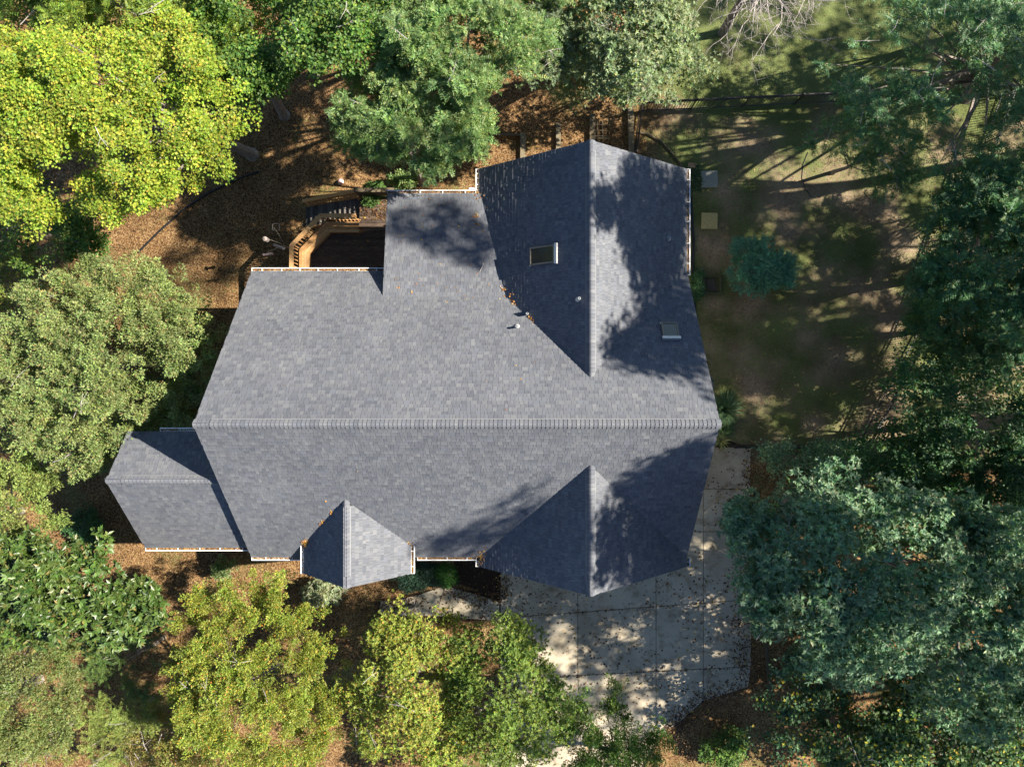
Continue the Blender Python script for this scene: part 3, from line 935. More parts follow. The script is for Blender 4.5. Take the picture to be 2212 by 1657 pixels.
# bird feeder on a clamp pole outside the rail
bf = empty('bird_feeder', (-10.2, 5.1, 2.9), 'bird feeder pole with hanging feeders clamped outside the deck corner', 'bird feeder')
mb = MB(); mb.tube([(-10.17, 5.02, 2.6), (-10.18, 5.04, 3.4), (-10.3, 5.1, 3.75), (-10.75, 5.25, 3.85), (-10.95, 5.3, 3.7)], .010, 6)
mb.tube([(-10.18, 5.04, 3.4), (-10.35, 4.95, 3.6), (-10.8, 4.75, 3.6), (-10.9, 4.7, 3.45)], .009, 6)
mb.tube([(-10.18, 5.04, 3.4), (-10.3, 5.4, 3.65), (-10.55, 5.75, 3.6)], .009, 6); mb.build('pole', M['bronze'], bf)
mb = MB(); mb.lathe([(.002, .30), (.10, .25), (.10, .235), (.045, .23), (.045, 0), (.09, -.01), (.09, -.03), (.01, -.035)], (-10.95, 5.3, 3.3), 12); mb.build('tube_feeder', M['feeder'], bf)
mb = MB(); mb.prism((-11.1, 4.62, 3.2), (-10.72, 4.68, 3.2), (-10.73, 4.76, 3.2), (-11.11, 4.70, 3.2), (0, 0, .2)); mb.build('suet_feeder', M['feeder_red'], bf)
mb = MB()
c0 = Vector((-10.6, 5.85, 3.25))
for a_, b_ in (((-.14, -.14, 0), (.14, -.14, 0)), ((.14, -.14, 0), (.14, .14, 0)), ((.14, .14, 0), (-.14, .14, 0)), ((-.14, .14, 0), (-.14, -.14, 0))):
    mb.bar(c0 + Vector(a_), c0 + Vector(b_), .025, .03)
mb.build('tray_frame', M['stick'], bf)
mb = MB(); mb.tube([(-10.4, 4.98, 3.0), (-10.3, 4.98, 3.02), (-10.75, 5.13, 3.15)], [.06, .06, .055], 8); mb.build('seed_tube', M['feeder'], bf)

# ------------------------------------------------------------------ fences
def fence(name, pts, h, label, spacing=.11):
    root = empty(name, tuple(pts[0]), label, 'fence')
    pk = None
    for i in range(len(pts) - 1):
        a, b = Vector(pts[i]), Vector(pts[i + 1])
        L = (b - a).length; d = (b - a).normalized()
        for z_ in (.12, h - .18, h - .03):
            mb = MB(); mb.bar(a + Vector((0, 0, z_)), b + Vector((0, 0, z_)), .045, .045); mb.build('rail', M['black_metal'], root)
        n = max(1, int(round(L / 2.4)))
        for j in range(n + 1):
            if i > 0 and j == 0: continue
            c = a + d * L * j / n
            mb = MB(); mb.box((c.x - .028, c.y - .028, 0), (c.x + .028, c.y + .028, h + .04)); mb.box((c.x - .035, c.y - .035, h + .04), (c.x + .035, c.y + .035, h + .055))
            mb.build('post', M['black_metal'], root)
        m_ = int(L / spacing)
        for j in range(m_):
            c = a + d * L * (j + .5) / m_
            if pk is None:
                mb = MB(); mb.box((-.011, -.011, .04), (.011, .011, h)); pk = mb.mesh('picket', M['black_metal'])
            o = bpy.data.objects.new('picket', pk); o.location = c - Vector(pts[0]); COL.objects.link(o); o.parent = root
    return root
GA = P(1380, 242); GB = P(2160, 205); GC = P(1980, 719); GD = P(1858, 950)
fence('metal_fence', [P(1368, 345), GA, GB], 1.22, 'black metal picket fence along the back of the lawn, reaching the house corner', .125)
fence('metal_fence', [GB + Vector((0, -.1, 0)), GC, GD], 1.15, 'black metal picket fence slanting down beside the dark trees', .125)
fence('metal_fence', [GD + Vector((0, -.25, 0)), P(1573, 961)], 1.15, 'black metal picket fence between the lawn and the driveway', .125)

# ------------------------------------------------------------------ landscape timbers and other yard things
def timber(p, q, w, h, label, group='weathered timbers edging the bank behind the house'):
    mb = MB(); mb.bar(Vector((p.x, p.y, h / 2)), Vector((q.x, q.y, h / 2)), w, h)
    o = mb.build('landscape_timber', M['timber']); tag(o, label, 'timber', group)
timber(P(1130, 290), P(1130, 350), .26, .2, 'short upright timber nearest the sun room roof, left of its row')
timber(P(1206, 270), P(1206, 330), .22, .2, 'second timber from the left behind the gable peak')
timber(P(1279, 250), P(1279, 330), .26, .22, 'timber pointing straight at the gable peak')
timber(P(1361, 235), P(1363, 345), .26, .22, 'longest timber, beside the fence corner')
timber(P(1062, 292), P(1128, 293), .09, .12, 'thin pale timber lying across, joined to the short one')
timber(P(1284, 300), P(1318, 300), .05, .06, 'thin slat lying on the ground right of the gable peak')
mb = MB()  # flat bars added to draw the ladder-like shadow of the gate
for px_ in (1290, 1301): mb.bar(P(px_, 262) + Vector((0, 0, .05)), P(px_ + 1, 310) + Vector((0, 0, .05)), .05, .06)
for py_ in (272, 284, 296): mb.bar(P(1284, py_) + Vector((0, 0, .09)), P(1312, py_) + Vector((0, 0, .09)), .03, .03)
tag(mb.build('gate_shadow_bars', M['timber']), 'thin bars laid in the shape of the gate shadow behind the gable peak', 'gate_shadow_bars')
# curved edging out of the fence corner
mb = MB()
mb.tube([P(1378, 287) + Vector((0, 0, .06)), P(1400, 292) + Vector((0, 0, .06)), P(1425, 306) + Vector((0, 0, .06)), P(1445, 325) + Vector((0, 0, .06)), P(1466, 352) + Vector((0, 0, .06)), P(1480, 372) + Vector((0, 0, .06))], .055, 6)
tag(mb.build('curved_edging', M['timber']), 'curved timber edging from the fence corner to the house', 'edging')
mb = MB()
e_ = [(1491, 425), (1494, 470), (1497, 520), (1496, 560), (1497, 605), (1499, 660), (1503, 700)]
mb.tube([P(*q) + Vector((0, 0, .05)) for q in e_], .07, 6)
tag(mb.build('bed_edging', M['black_edge']), 'black bed edging running along the yard side of the house', 'edging')
mb = MB()
e_ = [(300, 545), (345, 500), (395, 455), (450, 418), (520, 385), (560, 372)]
mb.tube([P(*q) + Vector((0, 0, .03)) for q in e_], .05, 6)
tag(mb.build('bed_edging', M['black_edge']), 'dark curved edging through the leaf litter left of the deck', 'edging')
mb = MB()
e_ = [(1745, 330), (1735, 355), (1732, 385), (1740, 410), (1752, 425)]
mb.tube([P(*q) + Vector((0, 0, .015)) for q in e_], .017, 6)
tag(mb.build('bed_edging', M['black_edge']), 'dark curved edging round a small tree on the lawn', 'edging')

def paver(c, w, rot, mat, label, h=.07):
    mb = MB(); r = Matrix.Rotation(rot, 3, 'Z')
    q = [r @ Vector((sx * w / 2, sy * w / 2, 0)) for sx, sy in ((-1, -1), (1, -1), (1, 1), (-1, 1))]
    i_ = [p * .975 for p in q]
    vs = [p + Vector((0, 0, -.03)) for p in q] + [p + Vector((0, 0, h - .01)) for p in q] + [p + Vector((0, 0, h)) for p in i_]
    fs = [(8, 9, 10, 11)]
    for i in range(4):
        j = (i + 1) % 4; fs += [(i, j, 4 + j, 4 + i), (4 + i, 4 + j, 8 + j, 8 + i)]
    mb.add(vs, fs)
    o = mb.build('paver', mat); o.location = c
    return tag(o, label, 'paver')
paver(P(1532, 388), .78, math.radians(2), M['paver_grey'], 'square grey paver on the lawn beside the house')
paver(P(1532, 478), .75, math.radians(-1), M['paver_tan'], 'square mustard yellow paver on the lawn beside the house')
paver(P(1495, 362), .40, 0, M['brick'], 'small clay coloured paver behind the shrub at the gable corner', .05)
# square bed with dark sticks
fp = empty('fire_pit', tuple(P(1536, 617)), 'mossy square wooden frame holding dark sticks, on the lawn', 'fire pit')
c = P(1536, 617); r_ = .39
for a_, b_ in (((-r_, -r_), (r_, -r_)), ((r_, -r_), (r_, r_)), ((r_, r_), (-r_, r_)), ((-r_, r_), (-r_, -r_))):
    dv = (Vector(b_) - Vector(a_)).normalized() * .05
    mb = MB(); mb.bar(c + Vector((a_[0] + dv.x, a_[1] + dv.y, .1)), c + Vector((b_[0] + dv.x, b_[1] + dv.y, .1)), .1, .2); mb.build('frame', M['moss_wood'], fp)
mb = MB(); mb.box((c.x - r_ + .06, c.y - r_ + .06, .0), (c.x + r_ - .06, c.y + r_ - .06, .11)); mb.build('soil', M['moss_wood'], fp)
for j in range(5):
    x_ = -.2 + j * .07
    mb = MB(); mb.tube([c + Vector((x_ - .02, .28, .15)), c + Vector((x_ + .01, .1, .17)), c + Vector((x_ + .06, -.1, .17)), c + Vector((x_ + .16, -.28, .15))], [.018, .02, .02, .014], 6)
    mb.build('stick', M['stick'], fp)
# ball, hose
mb = MB(); mb.lathe([(.01, 0), (.08, .02), (.13, .08), (.145, .145), (.13, .21), (.08, .27), (.01, .29)], tuple(P(738, 395)), 14)
tag(mb.build('garden_ball', M['terracotta'], smooth=True), 'small pale pink ball lying in the leaves behind the stairs', 'ball')
mb = MB()
hc = P(1532, 785)
mb.tube([hc + Vector((-.35, .15, .05)), hc + Vector((-.05, .16, .06)), hc + Vector((.12, 0, .06)), hc + Vector((.08, -.25, .05)), hc + Vector((-.12, -.4, .05)), hc + Vector((-.3, -.42, .05))], .022, 6)
tag(mb.build('garden_hose', M['hose']), 'loop of tan garden hose at the foot of the gable wall', 'hose')
mb = MB()
hc = P(1540, 820)
mb.tube([hc + Vector((-.35, .1, .05)), hc + Vector((-.1, .1, .05)), hc + Vector((0.02, -.2, .05)), hc + Vector((-.05, -.5, .04))], .02, 6)
tag(mb.build('garden_hose', M['hose_blue']), 'dark blue hose against the gable wall above the spiky grass', 'hose')
# border rail by the drive
mb = MB(); a, b = P(1653, 1385), P(1663, 1500)
mb.bar(a + Vector((0, 0, .09)), b + Vector((0, 0, .09)), .13, .18)
tag(mb.build('landscape_timber', M['timber']), 'long pale timber lying at the right edge of the driveway', 'timber')

# ------------------------------------------------------------------ foliage
def unit(v): return v / np.maximum(np.linalg.norm(v, axis=-1, keepdims=True), 1e-9)

def leaves_mesh(base, d, nrm, L, W, col, fold=0.12, slim=False):
    """kite leaves: base point, direction, normal, length, width; folded along the rib"""
    n = len(base)
    d = unit(d); nrm = nrm - d * (nrm * d).sum(1)[:, None]; nrm = unit(nrm)
    s = np.cross(nrm, d)
    L = L[:, None]; W = W[:, None]
    if slim:
        v = np.stack([base + s * W * .5 + d * L * .2, base + d * L, base - s * W * .5 + d * L * .1], 1).reshape(-1, 3)
        return v, np.arange(n * 3).reshape(n, 3), np.repeat(col, 3, axis=0)
    mid = base + d * L * .42
    v = np.stack([base, mid + s * W * .5 + nrm * W * fold, base + d * L, mid - s * W * .5 + nrm * W * fold], 1).reshape(-1, 3)
    i = np.arange(n) * 4
    f = np.concatenate([np.stack([i, i + 1, i + 2], 1), np.stack([i, i + 2, i + 3], 1)])
    return v, f, np.repeat(col, 4, axis=0)

def pal(rng, n, cols, probs, jit=0.22, hj=0.12):
    c = np.array(cols)[rng.choice(len(cols), n, p=np.array(probs) / np.sum(probs))]
    c = c * 1.25 * rng.uniform(1 - jit, 1 + jit, n)[:, None]
    c = c * rng.uniform(1 - hj, 1 + hj, (n, 3))
    return np.clip(c, 0.002, 0.9)

def clumps(rng, c, R, n, zlow=-0.35, lob=0.28, shell=2.6, nl=9, boughs=0):
    """centres of leaf clumps over an uneven, lobed crown"""
    c = np.array(c, float); R = np.array(R, float)
    lob_d = unit(rng.normal(size=(nl, 3)) * np.array([1, 1, .7]))
    lob_a = rng.uniform(.35, 1.0, nl)
    out = []
    while len(out) < n:
        d = unit(rng.normal(size=(n * 2, 3)))
        d = d[d[:, 2] > zlow]
        g = np.zeros(len(d)) 
        for k_ in range(nl):
            g = np.maximum(g, lob_a[k_] * np.exp(-((1 - d @ lob_d[k_]) / .16)))
        fac = (1 - lob) + lob * 1.35 * g
        r = rng.random(len(d)) ** (1 / shell)
        pos = d * (fac * r)[:, None]
        for p in pos: out.append(p)
    out = np.array(out[:n])
    if boughs:
        # most leaf clumps sit on the domes of a few boughs, so the crown billows and shows gaps
        bc = out[rng.choice(n, boughs, replace=False)]
        nrm_ = np.linalg.norm(bc, axis=1)
        bc = bc * (np.clip(nrm_, .55, .82) / np.maximum(nrm_, .05))[:, None]
        m = int(n * .84)
        bi = rng.integers(0, boughs, m)
        br = rng.uniform(.6, 1.25, boughs) * 1.05 / math.sqrt(boughs) * 1.35
        d = unit(rng.normal(size=(m, 3)) + unit(bc)[bi] * .5 + np.array([0, 0, .45]))
        out[:m] = bc[bi] + d * (br[bi] * rng.random(m) ** .3)[:, None] * np.array([1, 1, .8])
    rad = np.linalg.norm(out, axis=1)
    return c + out * R, unit(out * np.array([1, 1, 1.0]) + 1e-6), rad

def gen_broad(rng, cc, cd, per, rc, ll, lw, flat=.55, jit=.45):
    """rounded tufts of broad leaves lying flat on a small dome"""
    m = len(cc); n = m * per
    ci = np.repeat(np.arange(m), per)
    d = unit(rng.normal(size=(n, 3)) + np.array([0, 0, .55]) + cd[ci] * .35)
    rr = rng.random(n) ** .45 * (rc * rng.uniform(.6, 1.3, m))[ci]
    base = cc[ci] + d * rr[:, None] * np.array([1, 1, flat])
    nrm = unit(np.array([0, 0, .75]) + d * .55 + rng.normal(0, jit, (n, 3)))
    az = unit(d * np.array([1, 1, .1]) + rng.normal(0, .6, (n, 3)) * np.array([1, 1, .3]))
    return base, az, nrm, ll * rng.uniform(.65, 1.25, n), lw * rng.uniform(.7, 1.25, n), ci

def gen_pinnate(rng, cc, cd, fr, nl, fl, ll, lw, droop=.25):
    """fronds that fan out of each tuft, leaflets in pairs along each"""
    m = len(cc); nf = m * fr
    ci = np.repeat(np.arange(m), fr)
    az = rng.random(nf) * 2 * np.pi
    fd = unit(np.stack([np.cos(az), np.sin(az), rng.normal(.12, .3, nf)], 1) + cd[ci] * .35)
    flen = fl * rng.uniform(.6, 1.2, nf)
    up = unit(np.array([0, 0, 1.0]) + rng.normal(0, .35, (nf, 3)))
    sd = unit(np.cross(fd, up))
    k_ = np.arange(nl)
    t = (k_ + 1) / (nl + .3)
    B, D, Nn, LL = [], [], [], []
    for s in (-1, 1):
        p = cc[ci][:, None] + fd[:, None] * (flen[:, None] * t[None])[:, :, None]
        p[:, :, 2] -= droop * flen[:, None] * t[None] ** 2
        dd = sd[:, None] * s + fd[:, None] * (.35 + .5 * t[None, :, None]) + rng.normal(0, .12, (nf, nl, 3))
        nn = up[:, None] + rng.normal(0, .22, (nf, nl, 3))
        B.append(p.reshape(-1, 3)); D.append(dd.reshape(-1, 3)); Nn.append(nn.reshape(-1, 3))
        LL.append((ll * (1 - .35 * np.abs(t - .5)[None] * 2 * .6) * rng.uniform(.8, 1.15, (nf, nl))).reshape(-1))
    base = np.concatenate(B); L = np.concatenate(LL)
    return base, np.concatenate(D), np.concatenate(Nn), L, L * lw / ll, np.concatenate([np.repeat(ci, nl)] * 2)

def gen_rosette(rng, cc, cd, ros, per, rc, ll, lw, lift=.35, flat=.6):
    """whorls of longish leaves at the twig ends"""
    m = len(cc); nr = m * ros
    ci = np.repeat(np.arange(m), ros)
    d = unit(rng.normal(size=(nr, 3)) + np.array([0, 0, .6]) + cd[ci] * .4)
    c = cc[ci] + d * (rng.random(nr) ** .5 * rc)[:, None] * np.array([1, 1, flat])
    ax = unit(d * .55 + np.array([0, 0, .7]) + rng.normal(0, .28, (nr, 3)))
    ri = np.repeat(np.arange(nr), per); n = len(ri)
    az = rng.random(n) * 2 * np.pi
    t1 = unit(np.cross(ax, np.array([.31, .87, .2]))); t2 = np.cross(ax, t1)
    rad = t1[ri] * np.cos(az)[:, None] + t2[ri] * np.sin(az)[:, None]
    dd = unit(rad + ax[ri] * rng.normal(lift, .22, n)[:, None])
    nn = unit(ax[ri] - rad * .25 + rng.normal(0, .2, (n, 3)))
    return c[ri], dd, nn, ll * rng.uniform(.65, 1.2, n), lw * rng.uniform(.75, 1.2, n), ci[ri]

def gen_spray(rng, cc, cd, per, rc, ll, lw, elong=1.5, up=.5):
    """fine plumes of small leaves that push outwards"""
    m = len(cc); n = m * per
    ci = np.repeat(np.arange(m), per)
    ax = unit(cd + np.array([0, 0, up]) + rng.normal(0, .4, (m, 3)))
    t = rng.random(n)
    side = rng.normal(size=(n, 3)); side -= ax[ci] * (side * ax[ci]).sum(1)[:, None]
    side = unit(side)
    rcm = rc * rng.uniform(.6, 1.35, m)
    base = cc[ci] + ax[ci] * ((t - .4) * rcm[ci] * elong)[:, None] + side * (rng.random(n) ** .6 * rcm[ci] * (1.02 - .8 * t) * .8)[:, None]
    dd = unit(side + ax[ci] * .7 + rng.normal(0, .4, (n, 3)))
    nn = unit(np.array([0, 0, .8]) + side * .3 + rng.normal(0, .5, (n, 3)))
    return base, dd, nn, ll * rng.uniform(.6, 1.3, n), lw * rng.uniform(.6, 1.3, n), ci

SLIM = ('spray', 'feather', 'pinnate')
def make_tree(name, seed, label, cat, c_px, zc, r_px, rz, style, n_cl, per, palette, probs, base_px=None, mat='leaf', trunk_r=.17,
              group=None, rc=None, ll=.1, lw=.075, zlow=-.35, lob=.3, shell=2.6, limbs=12, jit=.2, clj=.24, reject=None, twig=0, extra=None, extra_w=None, nl=9, world=None, bark='bark'):
    rng = np.random.default_rng(seed)
    if world is None:
        c = P(c_px[0], c_px[1], zc)
        s = (CAMZ - zc) / F
        R = (r_px[0] * s * 1.2, r_px[1] * s * 1.2, rz * 1.1)
        n_cl = int(n_cl * 1.3)
    else:
        c, R = Vector(world[0]), world[1]
    if base_px: b = P(*base_px)
    else:
        k_ = 1.16 if world is None and zc > 3 else 1.0
        b = Vector((c.x * k_ + rng.uniform(-.3, .3), c.y * k_ + rng.uniform(-.3, .3), 0))
    b.z = 0
    root = empty(name, tuple(b), label, cat, group)
    cc, cd, rad = clumps(rng, c, R, n_cl, zlow, lob, shell, nl, boughs=(0 if world is not None else max(5, n_cl // {'broad': 18, 'spray': 5}.get(style, 14))))
    if extra is not None:
        ec = np.array([tuple(P(x_, y_, z_)) for x_, y_, z_ in extra])
        cc = np.concatenate([cc, ec]); cd = np.concatenate([cd, unit(ec - np.array(c))])
    keep = cc[:, 2] > .12
    if reject is not None: keep &= ~reject(cc, rng)
    cc, cd = cc[keep], cd[keep]
    if extra_w is not None:
        ec = np.array(extra_w); cc = np.concatenate([cc, ec]); cd = np.concatenate([cd, unit(ec - np.array(c))])
    rc = rc or .45
    if style == 'broad': B, D, Nn, L, W, ci = gen_broad(rng, cc, cd, per, rc, ll, lw)
    elif style == 'pinnate': B, D, Nn, L, W, ci = gen_pinnate(rng, cc, cd, per, 7, rc, ll, lw)
    elif style == 'rosette': B, D, Nn, L, W, ci = gen_rosette(rng, cc, cd, per, 8, rc, ll, lw)
    elif style == 'feather': B, D, Nn, L, W, ci = gen_pinnate(rng, cc, cd, per, 9, rc, ll, lw, droop=.15)
    else: B, D, Nn, L, W, ci = gen_spray(rng, cc, cd, per, rc, ll, lw)
    col = pal(rng, len(B), palette, probs, jit)
    # sprays of one twig share a tone
    cl = rng.uniform(1 - clj, 1 + clj, (len(cc), 1)) * rng.uniform(.93, 1.07, (len(cc), 3))
    col = np.clip(col * cl[ci], .003, .9)
    v, f, vc = leaves_mesh(B, D, Nn, L, W * (1.12 if style in SLIM else 1), col, slim=style in SLIM)
    off = np.array(b)
    me = np_mesh('crown', v - off, f, M[mat], vc)
    cr = bpy.data.objects.new('crown', me); COL.objects.link(cr); cr.parent = root
    # trunk, limbs
    tb = MB()
    top = Vector((c.x, c.y, c.z + R[2] * .35)) - b
    mid = Vector((top.x * .35, top.y * .35, top.z * .55))
    tr = trunk_r
    tb.tube([Vector((0, 0, -.1)), Vector((0, 0, .25)), mid * .5 + Vector((rng.uniform(-.08, .08), rng.uniform(-.08, .08), 0)), mid, top], [tr * 1.7, tr * 1.15, tr * .95, tr * .75, tr * .2], 8)
    idx = rng.choice(len(cc), min(limbs, len(cc)), replace=False) if len(cc) else []
    for q in idx:
        e = Vector(cc[q] - off)
        t_ = rng.uniform(.45, .95)
        s_ = mid * (t_) if t_ < .8 else mid.lerp(top, (t_ - .8) * 3)
        m_ = s_.lerp(e, .5) + Vector((rng.uniform(-.2, .2), rng.uniform(-.2, .2), rng.uniform(.05, .4)))
        tb.tube([s_, m_, e], [tr * .42, tr * .25, .012], 5)
    tb.build('trunk', M[bark], root) if False else None
    me2 = tb.mesh('trunk', M[bark]); o2 = bpy.data.objects.new('trunk', me2); COL.objects.link(o2); o2.parent = root
    if twig:
        tw = MB()
        for q in rng.choice(len(cc), min(twig, len(cc)), replace=False):
            e = Vector(cc[q] - off) + Vector((0, 0, rc * .5))
            d0 = Vector((rng.normal(), rng.normal(), rng.normal() * .25)).normalized()
            ln = rng.uniform(.5, 1.1)
            p1 = e + d0 * ln * .5 + Vector((rng.normal() * .1, rng.normal() * .1, .05))
            tw.tube([e - d0 * ln * .5, e + Vector((0, 0, .06)), p1], [.012, .009, .004], 4)
            for _ in range(2):
                d1 = (d0 + Vector((rng.normal() * .7, rng.normal() * .7, 0))).normalized()
                tw.tube([e + Vector((0, 0, .05)), e + d1 * ln * .35], [.007, .003], 4)
        me3 = tw.mesh('twigs', M['dead_wood']); o3 = bpy.data.objects.new('twigs', me3); COL.objects.link(o3); o3.parent = root; o3['kind'] = 'stuff'
    return root

# palettes (real leaf colours)
YG = [(0.185, 0.255, 0.030), (0.25, 0.295, 0.036), (0.31, 0.315, 0.04), (0.12, 0.19, 0.028), (0.40, 0.31, 0.06)]
YGp = [.34, .3, .16, .16, .04]
GRN = [(0.070, 0.135, 0.026), (0.11, 0.18, 0.034), (0.052, 0.105, 0.026), (0.18, 0.22, 0.038)]
GRNp = [.4, .28, .22, .1]
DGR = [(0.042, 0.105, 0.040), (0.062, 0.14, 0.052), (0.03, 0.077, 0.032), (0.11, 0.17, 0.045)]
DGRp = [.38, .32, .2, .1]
PIN = [(0.115, 0.185, 0.060), (0.165, 0.24, 0.078), (0.075, 0.135, 0.045), (0.24, 0.27, 0.08)]
PINp = [.38, .34, .18, .1]
OAK = [(0.165, 0.215, 0.105), (0.215, 0.26, 0.14), (0.12, 0.165, 0.08), (0.30, 0.30, 0.10)]
OAKp = [.4, .32, .2, .08]
SLV = [(0.118, 0.205, 0.112), (0.165, 0.255, 0.145), (0.080, 0.155, 0.085), (0.27, 0.31, 0.17)]
SLVp = [.4, .3, .22, .08]
OLV = [(0.145, 0.185, 0.062), (0.18, 0.22, 0.08), (0.108, 0.15, 0.046), (0.22, 0.17, 0.075), (0.20, 0.255, 0.065)]
OLVp = [.36, .28, .2, .08, .08]
YOL = [(0.19, 0.23, 0.038), (0.245, 0.28, 0.048), (0.14, 0.19, 0.032), (0.36, 0.29, 0.05), (0.42, 0.19, 0.04)]
YOLp = [.37, .28, .24, .08, .03]
MAG = [(0.048, 0.080, 0.016), (0.066, 0.102, 0.021), (0.033, 0.06, 0.013), (0.13, 0.12, 0.034)]
MAGp = [.42, .32, .2, .06]

T = make_tree
T('maple_tree', 101, 'big yellow green maple filling the upper left, brightest crown of all', 'tree', (205, 262), 10, (262, 235), 2.7, 'broad', 500, 125, YG, YGp, base_px=(545, 335), rc=.42, ll=.085, lw=.082, trunk_r=.22, lob=.34, limbs=22, twig=8, nl=14, shell=2.2)
T('leafy_tree', 102, 'yellow green tree at the very top left, behind the big maple', 'tree', (300, 15), 8.5, (250, 95), 2.0, 'pinnate', 210, 12, [(0.15, 0.21, 0.03), (0.20, 0.25, 0.035), (0.10, 0.16, 0.03)], [.4, .3, .3], rc=.5, ll=.12, lw=.05, trunk_r=.18, twig=12)
T('leafy_tree', 103, 'deep green tree below the big maple, at the left edge above the olive tree', 'tree', (45, 500), 6.0, (120, 105), 1.7, 'broad', 120, 90, GRN, GRNp, base_px=(150, 520), rc=.42, ll=.10, lw=.08, trunk_r=.2)
T('leafy_tree', 104, 'dark green tree along the top edge, right of the big maple', 'tree', (560, 70), 8.5, (150, 125), 2.0, 'broad', 180, 85, GRN, GRNp, base_px=(615, 250), rc=.42, ll=.11, lw=.09, trunk_r=.19, lob=.4)
T('understory_tree', 105, 'shaded low tree between the big maple and the leaning trunks', 'tree', (505, 165), 4.0, (55, 60), 1.1, 'broad', 45, 70, DGR, DGRp, rc=.36, ll=.09, lw=.07, trunk_r=.09)
T('leafy_tree', 106, 'dark green tree on the top edge with bare pale twigs, third from the left', 'tree', (735, 60), 9.0, (120, 130), 2.1, 'broad', 150, 80, GRN, GRNp, base_px=(682, 160), rc=.42, ll=.11, lw=.09, trunk_r=.17, twig=12, lob=.4)
T('locust_tree', 107, 'feathery green tree overhanging the shed roof beside the deck', 'tree', (895, 225), 7.6, (185, 132), 2.0, 'pinnate', 330, 11, PIN, PINp, base_px=(911, 396), rc=.46, ll=.13, lw=.055, trunk_r=.13, lob=.36, nl=12, twig=6)
T('locust_tree', 108, 'feathery dark tree at the top centre with a bare forked branch', 'tree', (985, 95), 9.0, (165, 130), 2.0, 'pinnate', 250, 11, PIN, PINp, rc=.46, ll=.13, lw=.05, trunk_r=.16, lob=.36, twig=10)
T('oak_tree', 109, 'pale sunlit oak at the top, above the gable peak', 'tree', (1335, 85), 6.6, (140, 138), 2.2, 'rosette', 330, 16, OAK, OAKp, rc=.5, ll=.135, lw=.05, trunk_r=.2, lob=.4, twig=10, nl=12)
T('oak_tree', 110, 'grey green oak on the top edge between the feathery trees and the pale oak', 'tree', (1150, 40), 6.6, (110, 130), 2.0, 'rosette', 140, 14, [(0.10, 0.135, 0.075), (0.13, 0.165, 0.095), (0.07, 0.105, 0.05)], [.4, .35, .25], rc=.48, ll=.13, lw=.05, trunk_r=.16, lob=.4, twig=6)
# bare tree
def dead_tree():
    rng = np.random.default_rng(5)
    b = P(1560, 72)
    root = empty('dead_tree', tuple(b), 'bare grey leafless tree reaching in from the top edge', 'tree')
    mb = MB()
    topz = 7.2
    mb.tube([Vector((0, 0, -.1)), Vector((0, 0, 2)), Vector((.1, .1, 4.2)), Vector((.1, .2, topz))], [.22, .17, .13, .07], 8)
    o = bpy.data.objects.new('trunk', mb.mesh('trunk', M['bark'])); COL.objects.link(o); o.parent = root
    mb = MB()
    def branch(p, d, L, r, depth):
        n = 5
        pts, rr = [p], [r]
        dd = d.copy()
        for i in range(n):
            dd = (dd + Vector((rng.normal() * .17, rng.normal() * .17, rng.normal() * .10 - .015))).normalized()
            pts.append(pts[-1] + dd * L / n); rr.append(r * (1 - .72 * (i + 1) / n))
        mb.tube(pts, rr, 5 if depth < 2 else 4)
        if depth < 4:
            for i in range(1, n + 1):
                for _ in range(1 if depth < 3 else 1):
                    if rng.random() < .72:
                        nd = (dd + Vector((rng.normal() * .75, rng.normal() * .75, rng.normal() * .35))).normalized()
                        branch(pts[i], nd, L * rng.uniform(.42, .62), rr[i] * .7 + .002, depth + 1)
    for (ex, ey, ez) in ((1585, 50, 7.8), (1640, 60, 8.2), (1700, 80, 8.0), (1755, 65, 7.0), (1785, 30, 8.4), (1690, 20, 8.8), (1610, -40, 8.5), (1740, -30, 9), (1600, 20, 7.8), (1750, 20, 8), (1668, 60, 7.4), (1560, 15, 8), (1665, 35, 9), (1725, 50, 8.6), (1620, 5, 8.8), (1770, -10, 9), (1500, -80, 8), (1560, -200, 7)):
        e = P(ex, ey, ez) - b
        s = Vector((.1, .15, rng.uniform(4.5, 6.8)))
        branch(s, (e - s).normalized(), (e - s).length * .66, .05, 1)
    o = bpy.data.objects.new('branches', mb.mesh('branches', M['dead_wood'])); COL.objects.link(o); o.parent = root
dead_tree()

DK = [(0.070, 0.15, 0.066), (0.098, 0.19, 0.082), (0.052, 0.118, 0.053), (0.17, 0.21, 0.055)]
DKp = [.4, .3, .2, .1]
T('pecan_tree', 111, 'thin open tree over the back fence at the upper right, its branches showing', 'tree', (2040, 150), 7.5, (300, 215), 2.2, 'pinnate', 260, 9, DK, DKp, base_px=(2085, 213), rc=.5, ll=.13, lw=.042, trunk_r=.2, limbs=45, lob=.42, twig=45, shell=2.0)
T('sapling', 112, 'small thin tree on the lawn below the back fence, with a dead branch', 'tree', (1910, 335), 4.5, (125, 75), 1.3, 'pinnate', 75, 9, DK, DKp, base_px=(1798, 374), rc=.45, ll=.11, lw=.04, trunk_r=.08, limbs=14, twig=12)
T('walnut_tree', 113, 'dark teal tree with long leaflets at the right edge, middle height', 'tree', (2140, 560), 7.0, (165, 150), 2.0, 'pinnate', 210, 10, DK, DKp, rc=.55, ll=.19, lw=.07, trunk_r=.2, lob=.4)
T('walnut_tree', 114, 'lower dark teal tree reaching left over the slanting fence', 'tree', (2095, 690), 5.2, (135, 85), 1.5, 'pinnate', 130, 10, DK, DKp, rc=.5, ll=.17, lw=.065, trunk_r=.13, lob=.42)
